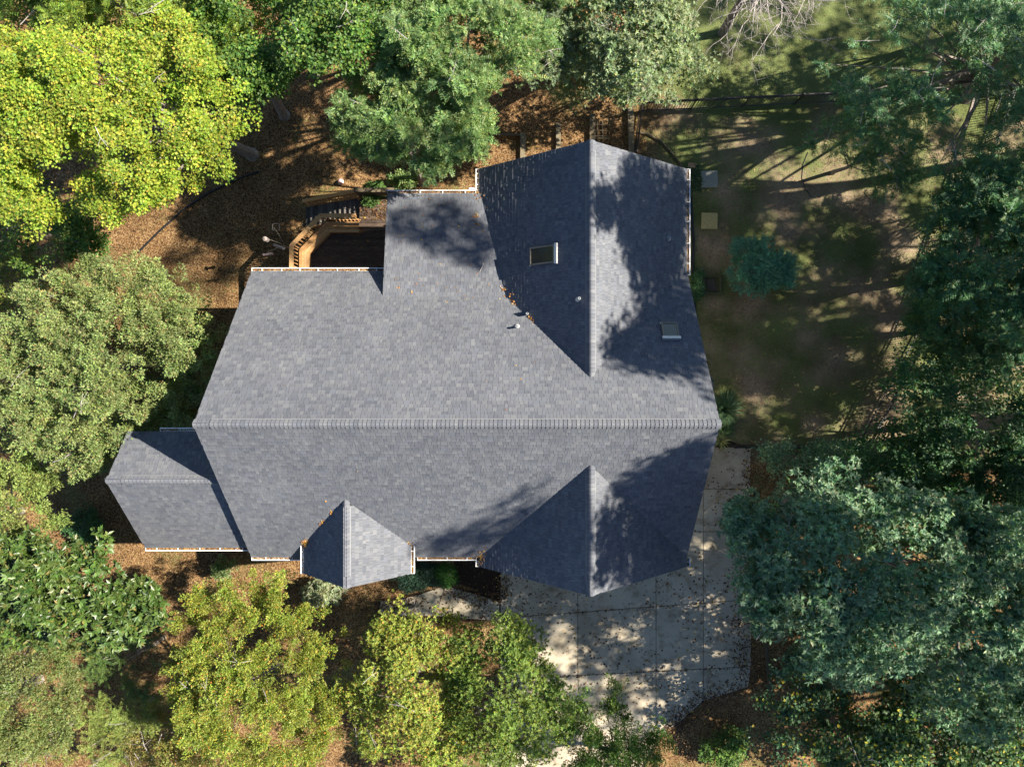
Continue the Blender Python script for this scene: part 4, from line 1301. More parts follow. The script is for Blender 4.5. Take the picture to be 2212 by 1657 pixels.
T('maple_tree', 115, 'dark green maple at the right edge, below the slanting fence', 'tree', (2085, 930), 6.6, (165, 130), 1.8, 'broad', 210, 80, [(0.035, 0.095, 0.030), (0.055, 0.125, 0.036), (0.025, 0.07, 0.024), (0.10, 0.15, 0.03)], [.4, .32, .2, .08], rc=.42, ll=.11, lw=.10, trunk_r=.17, lob=.36)
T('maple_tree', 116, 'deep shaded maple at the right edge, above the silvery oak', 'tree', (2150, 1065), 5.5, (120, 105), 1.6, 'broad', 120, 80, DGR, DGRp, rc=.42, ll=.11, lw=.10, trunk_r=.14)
T('oak_tree', 117, 'wide silvery oak shading the right side of the driveway', 'tree', (1850, 1225), 9.0, (275, 200), 2.4, 'rosette', 520, 16, SLV, SLVp, base_px=(1700, 1090), rc=.52, ll=.16, lw=.06, trunk_r=.25, limbs=26, lob=.34, nl=14, twig=8)
T('oak_tree', 118, 'silvery oak at the right edge, beyond the wide one', 'tree', (2130, 1330), 9.0, (150, 215), 2.2, 'rosette', 320, 16, SLV, SLVp, rc=.52, ll=.16, lw=.06, trunk_r=.22, lob=.36, twig=8)
T('understory_tree', 119, 'low leafy tree behind the driveway corner, under the silvery oak', 'tree', (1790, 1015), 3.6, (115, 60), 1.1, 'broad', 90, 70, SLV, SLVp, rc=.42, ll=.12, lw=.08, trunk_r=.09)
T('understory_tree', 120, 'low green tree with yellow leaves in the lower right corner', 'tree', (2030, 1570), 4.2, (200, 110), 1.3, 'broad', 190, 62, [(0.05, 0.105, 0.035), (0.08, 0.14, 0.04), (0.035, 0.075, 0.03), (0.36, 0.30, 0.03)], [.42, .3, .2, .08], rc=.45, ll=.15, lw=.13, trunk_r=.10, lob=.42, twig=6)
T('understory_tree', 121, 'leafy tree beneath the silvery oak, over the brown leaf bank', 'tree', (1780, 1585), 3.2, (140, 90), 1.0, 'broad', 85, 45, [(0.045, 0.10, 0.045), (0.07, 0.13, 0.05), (0.03, 0.07, 0.03), (0.30, 0.26, 0.03)], [.42, .3, .2, .08], rc=.45, ll=.14, lw=.13, trunk_r=.08, lob=.5)
T('understory_tree', 122, 'thin small leaved tree over the bottom end of the driveway', 'tree', (1318, 1600), 4.2, (118, 105), 1.5, 'spray', 230, 110, GRN, GRNp, rc=.42, ll=.09, lw=.045, trunk_r=.09, lob=.45, twig=4)
T('cherry_tree', 123, 'green tree over the left side of the driveway, dark on its right', 'tree', (1088, 1492), 6.0, (128, 165), 1.9, 'rosette', 330, 17, [(0.11, 0.165, 0.028), (0.15, 0.20, 0.035), (0.08, 0.125, 0.025), (0.28, 0.26, 0.04)], [.4, .3, .25, .05], rc=.45, ll=.105, lw=.038, trunk_r=.15, lob=.36, nl=12)
T('cherry_tree', 124, 'lime green tree beside the entry walk with orange leaves on top', 'tree', (880, 1485), 5.6, (135, 178), 1.9, 'rosette', 330, 17, YOL, YOLp, rc=.45, ll=.10, lw=.04, trunk_r=.15, lob=.38, nl=12, twig=12)
T('crape_myrtle', 125, 'yellow green tree with orange flecks at the bottom, left of the entry', 'tree', (545, 1465), 5.6, (195, 205), 2.1, 'spray', 640, 150, YOL, YOLp, rc=.40, ll=.075, lw=.047, trunk_r=.14, lob=.36, nl=14, twig=6)
T('magnolia_tree', 126, 'glossy dark magnolia at the left edge, beside the annex roof', 'tree', (125, 1265), 6.4, (200, 125), 1.9, 'rosette', 260, 9, MAG, MAGp, base_px=(330, 1330), mat='gloss_leaf', rc=.48, ll=.23, lw=.10, trunk_r=.2, lob=.36, nl=12)
T('juniper_tree', 127, 'huge dense olive tree left of the house, touching the annex roof', 'tree', (222, 790), 5.6, (232, 222), 2.5, 'spray', 780, 150, OLV, OLVp, mat='needle', rc=.42, ll=.092, lw=.045, trunk_r=.2, lob=.26, nl=16, twig=6, limbs=6)
T('olive_tree', 128, 'pale olive tree in the lower left corner, below the magnolia', 'tree', (60, 1480), 5.0, (120, 155), 1.7, 'spray', 260, 130, [(0.15, 0.18, 0.06), (0.19, 0.22, 0.07), (0.11, 0.145, 0.045), (0.26, 0.20, 0.07)], [.4, .3, .24, .06], rc=.42, ll=.10, lw=.045, trunk_r=.14, lob=.34)
T('olive_tree', 129, 'light olive tree at the left edge, between the big olive one and the magnolia', 'tree', (35, 1100), 4.8, (80, 115), 1.6, 'spray', 160, 130, [(0.15, 0.19, 0.05), (0.19, 0.235, 0.06), (0.11, 0.15, 0.04)], [.4, .35, .25], mat='needle', rc=.4, ll=.10, lw=.045, trunk_r=.12)
T('cedar_tree', 130, 'shaded feathery cedar between the magnolia and the yellow green tree', 'tree', (285, 1415), 2.6, (95, 85), 1.2, 'feather', 90, 9, [(0.06, 0.10, 0.025), (0.085, 0.13, 0.03), (0.04, 0.075, 0.02)], [.4, .35, .25], mat='needle', rc=.42, ll=.09, lw=.026, trunk_r=.08)
T('cedar_tree', 131, 'feathery olive cedar at the bottom edge, near the left corner', 'tree', (265, 1565), 2.2, (110, 95), 1.1, 'feather', 100, 9, [(0.15, 0.18, 0.04), (0.19, 0.22, 0.055), (0.10, 0.14, 0.03)], [.4, .35, .25], mat='needle', rc=.42, ll=.09, lw=.028, trunk_r=.08, twig=8)
T('cypress_tree', 132, 'small round blue green conifer standing alone on the lawn', 'tree', (1645, 593), 1.3, (62, 55), 1.0, 'feather', 130, 11, [(0.085, 0.21, 0.125), (0.12, 0.27, 0.155), (0.055, 0.15, 0.09)], [.4, .35, .25], mat='needle', rc=.36, ll=.085, lw=.034, trunk_r=.06, zlow=-.2)
T('understory_tree', 133, 'dark low tree at the top edge, left of the bare tree', 'tree', (640, -5), 6.0, (120, 60), 1.3, 'broad', 80, 70, DGR, DGRp, rc=.42, ll=.10, lw=.08, trunk_r=.1)
T('understory_tree', 134, 'green tree spilling over the top right corner', 'tree', (2120, 40), 5.5, (140, 70), 1.3, 'pinnate', 80, 8, [(0.05, 0.11, 0.03), (0.08, 0.15, 0.04), (0.13, 0.17, 0.03)], [.45, .35, .2], rc=.48, ll=.13, lw=.05, trunk_r=.12)
T('understory_tree', 135, 'orange tinged low tree at the bottom edge under the yellow green tree', 'tree', (440, 1650), 3.4, (120, 50), 1.1, 'spray', 90, 75, [(0.15, 0.17, 0.04), (0.20, 0.21, 0.05), (0.28, 0.20, 0.06)], [.4, .35, .25], rc=.4, ll=.09, lw=.045, trunk_r=.08)

U = 'understory_tree'
T('juniper_tree', 165, 'lower olive growth under the huge olive tree, next to the house wall gap', 'tree', (255, 790), 3.0, (205, 190), 1.4, 'spray', 330, 60, OLV, OLVp, mat='needle', rc=.45, ll=.13, lw=.07, trunk_r=.1, limbs=4)
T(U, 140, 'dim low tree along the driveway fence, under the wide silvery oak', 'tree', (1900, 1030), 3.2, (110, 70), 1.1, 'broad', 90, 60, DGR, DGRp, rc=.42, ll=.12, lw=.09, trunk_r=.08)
T(U, 141, 'dark low tree beneath the long leaflet tree at the right edge', 'tree', (2130, 800), 3.4, (130, 75), 1.2, 'broad', 110, 60, DK, DKp, rc=.42, ll=.12, lw=.09, trunk_r=.09)
T(U, 142, 'low teal tree at the right edge, just under the open pecan', 'tree', (2180, 420), 3.6, (90, 80), 1.2, 'pinnate', 70, 9, DK, DKp, rc=.45, ll=.15, lw=.06, trunk_r=.09)
T(U, 143, 'low leafy tree under the right hand silvery oak, at the right edge', 'tree', (2140, 1500), 3.5, (120, 80), 1.2, 'broad', 100, 50, GRN, GRNp, rc=.42, ll=.14, lw=.12, trunk_r=.09)
T(U, 144, 'low tree filling the gap under the silvery oaks, right of the pale timber', 'tree', (1870, 1340), 4.2, (210, 140), 1.3, 'broad', 210, 46, SLV, SLVp, rc=.45, ll=.14, lw=.11, trunk_r=.09, lob=.45)
T(U, 145, 'bright low tree at the left edge of the top, above the big maple', 'tree', (60, 30), 6.5, (150, 80), 1.6, 'broad', 130, 70, [(0.13, 0.19, 0.03), (0.18, 0.23, 0.03), (0.09, 0.14, 0.025)], [.4, .3, .3], rc=.45, ll=.11, lw=.09, trunk_r=.1)
T(U, 146, 'shaded low tree between the big maple and the top edge trees', 'tree', (440, 110), 5.0, (100, 90), 1.4, 'broad', 95, 65, GRN, GRNp, rc=.42, ll=.10, lw=.08, trunk_r=.1)
T(U, 147, 'olive low tree in the very bottom left corner', 'tree', (50, 1640), 3.0, (120, 70), 1.1, 'spray', 100, 75, [(0.17, 0.19, 0.05), (0.22, 0.22, 0.06), (0.12, 0.14, 0.04)], [.4, .3, .3], rc=.4, ll=.09, lw=.045, trunk_r=.08)
T(U, 148, 'tangled yellow brown low tree at the bottom edge, right of the feathery olive cedar', 'tree', (360, 1600), 2.4, (90, 60), .9, 'spray', 70, 60, [(0.20, 0.20, 0.05), (0.26, 0.20, 0.07), (0.14, 0.14, 0.04)], [.4, .3, .3], rc=.38, ll=.08, lw=.04, trunk_r=.07, twig=10)
T(U, 149, 'dim low tree in the gap beneath the lime green tree at the bottom edge', 'tree', (985, 1640), 3.0, (120, 60), 1.1, 'rosette', 80, 12, [(0.09, 0.14, 0.025), (0.12, 0.17, 0.03), (0.06, 0.10, 0.02)], [.4, .3, .3], rc=.42, ll=.11, lw=.045, trunk_r=.08)
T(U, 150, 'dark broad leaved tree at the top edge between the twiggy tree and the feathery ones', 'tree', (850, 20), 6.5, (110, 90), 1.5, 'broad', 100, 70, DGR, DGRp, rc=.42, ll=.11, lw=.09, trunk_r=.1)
T(U, 151, 'shaded low tree at the left edge between the deep green and olive trees', 'tree', (20, 620), 3.0, (80, 60), 1.0, 'broad', 60, 60, [(0.09, 0.13, 0.025), (0.13, 0.16, 0.03), (0.20, 0.18, 0.03)], [.4, .4, .2], rc=.4, ll=.09, lw=.07, trunk_r=.08)
T(U, 152, 'low green tree in the bottom right corner beneath the yellow leaved one', 'tree', (2170, 1640), 2.6, (110, 60), 1.0, 'broad', 80, 46, GRN, GRNp, rc=.42, ll=.14, lw=.12, trunk_r=.08)

T('leafy_tree', 160, 'dark tree just past the top edge, above the fork of the feathery trees', 'tree', (1060, -75), 8.5, (150, 95), 2.2, 'pinnate', 150, 10, PIN, PINp, rc=.46, ll=.14, lw=.055, trunk_r=.15)
T('oak_tree', 163, 'loose lower limb of pale oak foliage spreading over the fence corner', 'tree', (1425, 150), 3.6, (95, 70), 1.4, 'rosette', 85, 12, OAK, OAKp, rc=.5, ll=.13, lw=.05, trunk_r=.1, lob=.45)
T('understory_tree', 164, 'dim low tree in the gap between the feathery trees and the pale oak', 'tree', (1215, 170), 3.4, (55, 70), 1.4, 'rosette', 60, 12, OAK, OAKp, rc=.45, ll=.13, lw=.05, trunk_r=.09, lob=.45)
T('leafy_tree', 162, 'green tree just past the top edge, above the twiggy dark tree', 'tree', (820, -85), 8.0, (150, 95), 2.2, 'broad', 130, 60, GRN, GRNp, rc=.45, ll=.13, lw=.10, trunk_r=.15)

# shrubs
def shrub(name, seed, label, c_px, r, h, style, n_cl, per, palette, probs, mat='leaf', **kw):
    c = P(*c_px)
    return make_tree(name, seed, label, 'shrub', None, None, None, None, style, n_cl, per, palette, probs, mat=mat, trunk_r=.03, limbs=6,
                     world=((c.x, c.y, h * .45), (r[0], r[1], h * .55)), zlow=-.3, **kw)
shrub('shrub', 201, 'dark round shrub against the wall at the gable corner, by the pavers', (1490, 396), (.42, .75), 1.3, 'rosette', 60, 10, [(0.035, 0.07, 0.028), (0.06, 0.10, 0.04), (0.12, 0.15, 0.08)], [.5, .35, .15], rc=.2, ll=.08, lw=.035)
shrub('shrub', 202, 'narrow shrub by the black edging, left of the fire pit', (1497, 625), (.32, .6), 1.0, 'broad', 40, 50, DGR, DGRp, rc=.2, ll=.08, lw=.05)
shrub('shrub', 203, 'pale variegated shrub peeping out under the entry gable', (705, 1268), (.95, .55), 1.5, 'rosette', 95, 11, [(0.20, 0.22, 0.13), (0.27, 0.28, 0.18), (0.12, 0.16, 0.07)], [.4, .35, .25], rc=.25, ll=.11, lw=.05)
shrub('shrub', 204, 'dark blue green shrub beside the entry gable', (905, 1236), (1.15, .75), 1.2, 'broad', 120, 60, [(0.022, 0.055, 0.035), (0.035, 0.075, 0.045), (0.018, 0.04, 0.025)], [.4, .35, .25], rc=.24, ll=.07, lw=.05)
shrub('shrub', 205, 'bright green shrub next to the dark mulch bed', (966, 1234), (.6, .62), 1.1, 'broad', 75, 60, [(0.03, 0.10, 0.015), (0.045, 0.13, 0.02), (0.02, 0.07, 0.012)], [.4, .35, .25], rc=.22, ll=.06, lw=.045)
shrub('shrub', 206, 'small loose shrub below the annex gutter', (496, 1218), (.52, .55), 1.4, 'spray', 45, 55, [(0.15, 0.21, 0.08), (0.20, 0.26, 0.11), (0.10, 0.15, 0.05)], [.4, .35, .25], rc=.22, ll=.09, lw=.05)
shrub('shrub', 207, 'green shrub between the deck stairs and the shed roof', (824, 442), (.5, .75), 2.6, 'broad', 80, 55, [(0.06, 0.12, 0.025), (0.09, 0.16, 0.035), (0.04, 0.085, 0.02)], [.4, .35, .25], rc=.22, ll=.09, lw=.06)
shrub('shrub', 208, 'low green shrub behind the shed roof gutter', (878, 398), (.85, .3), 1.2, 'broad', 60, 50, PIN, PINp, rc=.22, ll=.09, lw=.06)
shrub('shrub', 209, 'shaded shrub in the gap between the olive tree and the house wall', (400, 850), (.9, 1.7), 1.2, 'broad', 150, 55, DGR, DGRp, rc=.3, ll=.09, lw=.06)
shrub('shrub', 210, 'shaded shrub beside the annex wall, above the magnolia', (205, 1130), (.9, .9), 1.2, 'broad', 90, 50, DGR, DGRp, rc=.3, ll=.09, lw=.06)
shrub('shrub', 211, 'leafy shrub by the leaf bank at the bottom right of the driveway', (1560, 1600), (1.2, .9), 1.3, 'broad', 90, 45, GRN, GRNp, rc=.3, ll=.10, lw=.075)
shrub('shrub', 212, 'sprawling shrub under the wide silvery oak, by the pale timber', (1720, 1420), (.9, .8), 1.1, 'broad', 70, 45, SLV, SLVp, rc=.3, ll=.11, lw=.08)
shrub('shrub', 213, 'small seedling growing on the lawn edge near the fire pit', (1508, 590), (.22, .25), .4, 'broad', 14, 25, DGR, DGRp, rc=.12, ll=.07, lw=.045)
def spiky(seed, label, c_px, R, n, pal_, h=.9):
    rng = np.random.default_rng(seed)
    c = P(*c_px)
    root = empty('ornamental_grass', tuple(c), label, 'plant')
    az = rng.random(n) * 2 * np.pi; el = rng.uniform(.15, 1.25, n)
    d = np.stack([np.cos(az) * np.cos(el), np.sin(az) * np.cos(el), np.sin(el)], 1)
    L = R * rng.uniform(.6, 1.1, n)
    p0 = d * .04; p1 = p0 + d * (L * .55)[:, None]
    d2 = unit(d + np.array([0, 0, -.7])); p2 = p1 + d2 * (L * .5)[:, None]
    s = unit(np.cross(d, np.array([0, 0, 1.0]))) * .014
    v = np.stack([p0 - s, p0 + s, p1 + s, p1 - s, p2], 1).reshape(-1, 3)
    i = np.arange(n) * 5
    f4 = np.stack([i, i + 1, i + 2, i + 3], 1); f3 = np.stack([i + 3, i + 2, i + 4], 1)
    col = np.repeat(pal(rng, n, pal_, [1] * len(pal_)), 5, axis=0)
    v[:, 2] = np.maximum(v[:, 2], .02)
    o = bpy.data.objects.new('blades', np_mesh('blades', v, [f4, f3], M['needle'], col)); COL.objects.link(o); o.parent = root
spiky(301, 'large dark spiky grass clump at the main gable corner', (1562, 885), 1.05, 420, [(0.04, 0.09, 0.04), (0.06, 0.12, 0.05), (0.09, 0.14, 0.06)])
spiky(302, 'second spiky grass clump, just below the large dark one', (1560, 925), .65, 260, [(0.05, 0.10, 0.04), (0.08, 0.13, 0.05)])
spiky(303, 'small pale yellow spiky tuft at the top of the driveway', (1556, 952), .55, 120, [(0.30, 0.30, 0.10), (0.38, 0.36, 0.15), (0.18, 0.2, 0.07)])

# ------------------------------------------------------------------ tall trees on the sun side, out of view: they cast the shade on roof, lawn and drive
KX, KY = SUN.x / SUN.z, SUN.y / SUN.z
def lit_spots():
    s = []
    def roof(px, py, z, r): p = P(px, py, z); s.append((p.x - KX * p.z, p.y - KY * p.z, r))
    roof(1308, 350, 8.2, .75); roof(1300, 395, 8.4, .4)
    roof(1297, 510, 8.4, .45); roof(1290, 560, 8.5, .3)
    roof(1330, 640, 8.0, .75); roof(1300, 690, 8.4, .5); roof(1295, 760, 8.6, .45)
    roof(1400, 865, 9.3, 1.35); roof(1310, 835, 9.1, 1.1); roof(1470, 890, 9.6, .9); roof(1340, 900, 9.7, 1.2)
    roof(1400, 950, 9.6, 1.0); roof(1310, 985, 9.1, .9); roof(1240, 1010, 8.8, 1.5)
    roof(1350, 1015, 8.9, .35); roof(1390, 1000, 9.0, .3); roof(1295, 1060, 8.5, .3)
    for px, py, r in ((1480, 185, 1.0), (1590, 175, .9), (1680, 182, .8), (1425, 262, .8), (1500, 262, .7), (1560, 300, .5), (1740, 395, .8), (1840, 400, .7), (1880, 110, .8), (1960, 60, .7), (1680, 270, .4), (1700, 640, .35), (1830, 650, .3), (1760, 870, .3), (1600, 1480, .6), (1700, 1465, .7), (1770, 1500, .7)):
        p = P(px, py); s.append((p.x, p.y, r))
    return np.array(s)
LIT = lit_spots()
PORO = [((P(1350, 1440).x, P(1350, 1440).y), 4.5, .55)]
def reject_lit(cc, rng):
    p = cc[:, 0] - KX * cc[:, 2]; q = cc[:, 1] - KY * cc[:, 2]
    bad = np.zeros(len(cc), bool)
    for a, b, r in LIT:
        bad |= ((p - a) ** 2 + (q - b) ** 2) < (r + .35) ** 2
    # keep the shade off the parts of the roof that lie in full sun
    qs = [-30, -12, -9.5, -8.9, -8.1, -7.0, -6.4, -5.1, -4.3, -3.9, -2.1, -1.5, 2.5, 3.0, 4.7, 5.4, 5.7, 6.3, 6.7, 9, 11, 13, 40]
    ps = [-7, -8, -6.5, -10.4, -10.2, -8.7, -7.7, -6.7, -6.1, -4.8, -5.0, -6.8, -7.0, -7.7, -7.7, -7.2, -5.7, -5.2, -1, 1, 3, 9, 9]
    bad |= p < np.interp(q, qs, ps)
    # openings: over the oak by the drive, and here and there over the lawn
    bad |= (p > -1.5) & (p < 9) & (q < -4.5) & (rng.random(len(cc)) < .5)
    bad |= (np.sin(p * 1.9 + .7) * np.sin(q * 2.3 + p * .6) > .45)
    return bad
TALL = [(0.05, 0.10, 0.03), (0.08, 0.13, 0.035), (0.11, 0.14, 0.04)]
def shade_at(lst, z):
    """branch ends whose shade falls at these places of the roof"""
    out = []
    for px, py, fn in lst:
        p = P(px, py, fn or 0.0) if not callable(fn) else on_roof(px, py, fn)
        t = z - p.z
        out.append((p.x + t / SUN.z * SUN.x, p.y + t / SUN.z * SUN.y, z + random.uniform(-1, 1) * 0))
    return out
def tall(seed, x, y, z0, z1, r, n, per, label, extra=None, rc=.62):
    make_tree('tall_tree', seed, label, 'tree', None, None, None, None, 'broad', n, per, TALL, [.4, .35, .25], trunk_r=.28,
              group='tall trees on the sun side of the yard', rc=rc, ll=.24, lw=.18, zlow=-1.0, lob=.3, shell=3.0, limbs=9, reject=reject_lit,
              world=((x, y, (z0 + z1) / 2), (r, r, (z1 - z0) / 2)), extra_w=extra)
TL = 'tall tree beyond the yard on the sun side'
blob = [(x, y, z_shed) for x, y in ((860, 490), (880, 470), (905, 500), (930, 480), (945, 515), (960, 495), (985, 510), (1010, 500), (1035, 505), (915, 455), (972, 432), (968, 455),
        (1000, 480), (1030, 480), (1000, 545), (1020, 560), (1045, 550), (1030, 530), (960, 530), (1050, 520), (880, 505), (990, 460), (930, 515), (870, 480))]
streak = [(930, 1180, z_main), (960, 1172, z_main), (985, 1160, z_main), (1010, 1168, z_main), (1040, 1150, z_main), (1060, 1165, z_main), (1080, 1140, z_main), (1100, 1150, z_main), (1125, 1125, z_main), (1150, 1105, z_main), (1000, 1185, z_main), (1050, 1190, z_main), (1100, 1095, z_main), (1130, 1080, z_main),
          (1330, 1085, z_wing), (1350, 1060, z_main), (1400, 1050, z_main), (1440, 1010, z_main), (1480, 985, z_main), (1520, 950, z_main), (1500, 1030, z_main), (1450, 1060, z_main), (1390, 1100, z_wing), (1340, 1130, z_wing), (1310, 1110, z_wing), (1540, 960, z_main)]
def pip(x, y, poly):
    ins = False
    for i in range(len(poly)):
        x0, y0 = poly[i]; x1, y1 = poly[(i + 1) % len(poly)]
        if (y0 > y) != (y1 > y) and x < (x1 - x0) * (y - y0) / (y1 - y0) + x0: ins = not ins
    return ins
def fill(poly, fn, step, prob):
    xs = [q[0] for q in poly]; ys = [q[1] for q in poly]; out = []
    y = min(ys)
    while y < max(ys):
        x = min(xs)
        while x < max(xs):
            a, b = x + random.uniform(-.5, .5) * step, y + random.uniform(-.5, .5) * step
            if pip(a, b, poly) and random.random() < prob: out.append((a, b, fn))
            x += step
        y += step
    return out
def shade_r(lst, z0, z1):
    out = []
    for q in lst: out += shade_at([q], random.uniform(z0, z1))
    return out
wing_dark = fill([(1292, 418), (1340, 428), (1330, 475), (1294, 470)], z_wing, 13, .9) + fill([(1350, 345), (1480, 368), (1480, 600), (1350, 560), (1345, 420)], z_top, 15, .8) + fill([(1335, 430), (1478, 385), (1478, 600), (1400, 700), (1330, 760), (1305, 725), (1375, 690), (1375, 560), (1325, 470)], z_top, 17, .94)
main_dark = fill([(1400, 700), (1480, 610), (1535, 800), (1400, 795), (1325, 780)], z_top, 17, .94)
low_dark = fill([(1385, 1015), (1470, 985), (1552, 938), (1484, 1215), (1290, 1282), (1296, 1120), (1360, 1090)], z_top, 17, .94)
drive_dark = fill([(1090, 1300), (1400, 1235), (1560, 980), (1620, 980), (1620, 1320), (1300, 1370), (1100, 1400)], None, 27, .55)
walk_dark = fill([(740, 1275), (860, 1262), (1090, 1250), (1090, 1345), (1000, 1360), (740, 1345)], None, 24, .75)
cherry_dark = fill([(1110, 1330), (1215, 1380), (1230, 1500), (1215, 1660), (1050, 1660), (1080, 1480)], 6.0, 30, .6) + fill([(1190, 1500), (1440, 1490), (1440, 1660), (1180, 1660)], 4.0, 30, .6)
drive_low = fill([(1060, 1400), (1620, 1330), (1620, 1500), (1430, 1600), (1060, 1660)], None, 31, .46)
left_dark = fill([(570, 490), (640, 480), (600, 520), (520, 610), (390, 640), (335, 600), (420, 505)], None, 24, .62)
tall(401, 23.5, 10.0, 9.5, 28.0, 4.6, 260, 42, TL, shade_at(blob, 26.5) + shade_r(wing_dark, 18, 24) + shade_at(left_dark, 28.0))
tall(402, 24.5, 3.5, 9.5, 26.0, 5.0, 300, 42, TL, shade_r(main_dark, 18, 24))
tall(403, 24.0, -2.6, 9.5, 27.0, 4.8, 280, 42, TL, shade_at(streak, 25.5) + shade_r(low_dark, 18, 24))
lawn_dark = fill([(1500, 410), (1700, 440), (1980, 430), (1860, 950), (1545, 950), (1500, 650)], None, 31, .70)
tall(404, 31.0, 7.0, 6.0, 23.0, 5.4, 250, 42, TL, shade_r(lawn_dark[0::2], 17, 21))
tall(405, 31.0, -1.5, 6.0, 23.0, 5.4, 250, 42, TL, shade_r(lawn_dark[1::2], 17, 21))

tall(407, 25.5, -6.8, 8.5, 23.0, 4.4, 150, 36, TL, shade_r(drive_dark, 14, 18) + shade_r(walk_dark, 19, 22))
tall(408, 30.0, -13.0, 6.5, 19.0, 4.2, 50, 36, TL, shade_r(drive_low, 15, 19) + shade_r(cherry_dark, 16, 19))
top_dark = fill([(1490, -20), (2220, -20), (2220, 150), (1780, 150), (1600, 120), (1510, 130)], None, 30, .6)
tall(406, 26.5, 15.0, 7.5, 21.0, 4.4, 170, 42, TL)
tall(409, 34.0, 16.0, 5.0, 20.0, 5.0, 150, 42, TL, shade_r(top_dark, 15, 19))
tall(410, 27.5, -10.0, 15.0, 26.0, 4.2, 90, 40, TL)

# ------------------------------------------------------------------ fallen leaves
def in_poly(x, y, poly):
    ins = np.zeros(len(x), bool)
    n = len(poly)
    for i in range(n):
        x0, y0 = poly[i]; x1, y1 = poly[(i + 1) % n]
        c = ((y0 > y) != (y1 > y)) & (x < (x1 - x0) * (y - y0) / (y1 - y0 + 1e-12) + x0)
        ins ^= c
    return ins
def scatter_px(n, box, z=0.0):
    px = RNG.uniform(box[0], box[2], n); py = RNG.uniform(box[1], box[3], n)
    d = (CAMZ - z) / F
    return np.stack([(px - NX) * d, -(py - NY) * d, np.full(n, z)], 1)
# on the ground
n = 42000
pos = scatter_px(n, (-60, -60, 2280, 1720)); pos[:, 2] = .012 + RNG.random(n) * .03
dp = [(p.x, p.y) for p in jp]; wpy = [(p.x, p.y) for p in wp]
on_drive = in_poly(pos[:, 0], pos[:, 1], dp) | in_poly(pos[:, 0], pos[:, 1], wpy)
lawn = (pos[:, 0] > 6) & (pos[:, 1] > -4)
keep = ~on_drive & ~(lawn & (RNG.random(n) < .6))
v, f, c = quads_np(pos[keep], .062, .3, [(0.22, 0.125, 0.052), (0.13, 0.066, 0.03), (0.32, 0.205, 0.10), (0.065, 0.036, 0.022), (0.40, 0.31, 0.06), (0.44, 0.34, 0.25)], [.3, .27, .18, .15, .06, .04])
tag(obj('fallen_leaves', np_mesh('fallen_leaves', v, f, M['leaf'], c)), 'dry fallen leaves strewn over the ground', None, None, 'stuff')
# on the concrete
n = 7000
pos = scatter_px(n, (800, 930, 1680, 1720)); pos[:, 2] = .036 + RNG.random(n) * .012
cl = np.sin(pos[:, 0] * 2.1 + 1.3) * np.sin(pos[:, 1] * 1.7) + np.sin(pos[:, 0] * .9 + pos[:, 1] * 1.1)
keep = (in_poly(pos[:, 0], pos[:, 1], dp) | in_poly(pos[:, 0], pos[:, 1], wpy)) & (RNG.random(n) < .55 + .3 * cl)
v, f, c = quads_np(pos[keep], .105, .25, [(0.10, 0.05, 0.03), (0.07, 0.04, 0.03), (0.30, 0.14, 0.05), (0.50, 0.32, 0.05)], [.42, .28, .18, .12], asp=(.55, .9))
tag(obj('fallen_leaves', np_mesh('fallen_leaves', v, f, M['leaf'], c)), 'dark and yellow leaves scattered on the driveway slabs', None, None, 'stuff')
def drift(path, n, sp, z=.04):
    out = []
    for _ in range(n):
        k_ = random.randrange(len(path) - 1); t = random.random()
        a, b = path[k_], path[k_ + 1]
        p = P(a[0] + (b[0] - a[0]) * t, a[1] + (b[1] - a[1]) * t)
        out.append((p.x + random.gauss(0, sp), p.y + random.gauss(0, sp), z + random.random() * .03))
    return out
dr = drift([(1612, 1200), (1600, 1360), (1612, 1486), (1520, 1512), (1470, 1556), (1440, 1578)], 1500, .32) + drift([(1618, 970), (1612, 1150)], 260, .16)
dr += drift([(800, 1310), (860, 1312), (900, 1300)], 420, .3) + drift([(1083, 1250), (1090, 1285), (1040, 1296), (960, 1275)], 520, .22) + drift([(1000, 1330), (1090, 1335), (1150, 1330)], 160, .3)
for row_ in ('a', 'b'): dr += drift([(1100, jy(1100, row_)), (1600, jy(1600, row_))], 90, .03)
for _ in range(420):
    dr.append((random.uniform(-7.4, -5.5), random.uniform(6.3, 7.4), DZ - .05 + random.random() * .03))
for _ in range(120):
    dr.append((random.uniform(-9.3, -5.6), random.uniform(4.0, 5.6), DZ + .015))
dr = np.array(dr)
v, f, c = quads_np(dr, .085, .3, [(0.13, 0.065, 0.035), (0.08, 0.045, 0.03), (0.26, 0.13, 0.05), (0.45, 0.30, 0.06)], [.4, .3, .22, .08])
tag(obj('fallen_leaves', np_mesh('fallen_leaves', v, f, M['leaf'], c)), 'brown leaves drifted along the edges of the concrete and on the deck landing', None, None, 'stuff')
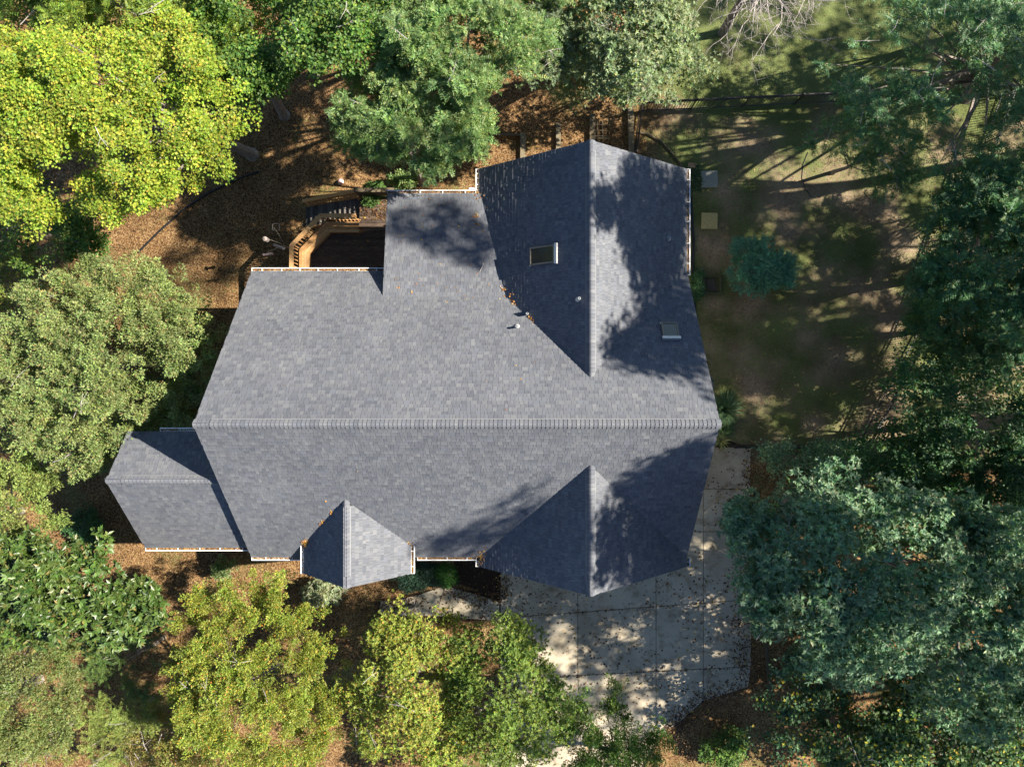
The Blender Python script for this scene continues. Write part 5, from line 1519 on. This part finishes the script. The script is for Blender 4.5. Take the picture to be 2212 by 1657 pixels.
# on the roofs: loose leaves and the drifts caught in the valleys
pts = []
def roof_leaf(px, py, fn, n, sp):
    for _ in range(n):
        p = on_roof(px + random.gauss(0, sp), py + random.gauss(0, sp), fn)
        pts.append((p.x, p.y, p.z + .02 + random.random() * .03))
for _ in range(70):
    px, py = random.uniform(850, 1080), random.uniform(420, 660)
    p = on_roof(px, py, z_top); pts.append((p.x, p.y, p.z + .02))
for _ in range(14):
    p = on_roof(random.uniform(480, 1200), random.uniform(660, 1180), z_top); pts.append((p.x, p.y, p.z + .02))
for px, py, n_, sp in ((1033, 425, 14, 5), (1030, 468, 22, 4), (1033, 485, 10, 3), (1087, 625, 10, 3), (1110, 655, 14, 3), (1148, 690, 12, 3), (1100, 640, 8, 5),
                       (716, 1108, 10, 2), (697, 1130, 14, 4), (660, 1172, 70, 4), (888, 1175, 10, 3), (1036, 1206, 60, 5), (1045, 1190, 8, 4)):
    roof_leaf(px, py, z_top, n_, sp)
pts = np.array(pts)
v, f, c = quads_np(pts, .062, .4, [(0.48, 0.22, 0.05), (0.32, 0.13, 0.05), (0.62, 0.40, 0.04), (0.45, 0.30, 0.18)], [.35, .3, .2, .15])
tag(obj('fallen_leaves', np_mesh('fallen_leaves', v, f, M['leaf'], c)), 'orange leaves caught on the roof and in its valleys', None, None, 'stuff')
# short grass on the lawn
n = 60000
pos = scatter_px(n, (1380, 90, 2230, 960)); pos[:, 2] = .004
nz = np.sin(pos[:, 0] * .9) + np.sin(pos[:, 1] * 1.3 + pos[:, 0] * .5) + np.sin(pos[:, 0] * 2.3 - pos[:, 1] * 1.9) * .7
keep = (pos[:, 0] > 5.6) & (nz + RNG.normal(0, .8, n) + .9 * (pos[:, 1] > 11.6) > .9)
pos = pos[keep]; n = len(pos)
az = RNG.random(n) * 6.283
d = np.stack([np.cos(az) * .6, np.sin(az) * .6, np.full(n, .75)], 1)
L = RNG.uniform(.05, .11, n)
s = np.stack([-np.sin(az), np.cos(az), np.zeros(n)], 1) * .011
v = np.stack([pos - s, pos + s, pos + d * L[:, None]], 1).reshape(-1, 3)
c = np.repeat(pal(RNG, n, [(0.05, 0.08, 0.02), (0.08, 0.11, 0.028), (0.14, 0.15, 0.05), (0.035, 0.06, 0.018)], [.35, .3, .15, .2]), 3, axis=0)
tag(obj('grass', np_mesh('grass', v, np.arange(n * 3).reshape(n, 3), M['leaf'], c)), 'short thin grass on the shaded lawn', None, None, 'stuff')
# a stick on the shed roof
mb = MB(); a = on_roof(1036, 588, z_shed); b = on_roof(1044, 569, z_shed)
mb.tube([a + Vector((0, 0, .03)), a.lerp(b, .5) + Vector((.02, 0, .05)), b + Vector((0, 0, .03))], .014, 5)
tag(mb.build('fallen_twig', M['dead_wood']), 'thin bare twig lying on the shed roof', 'twig')
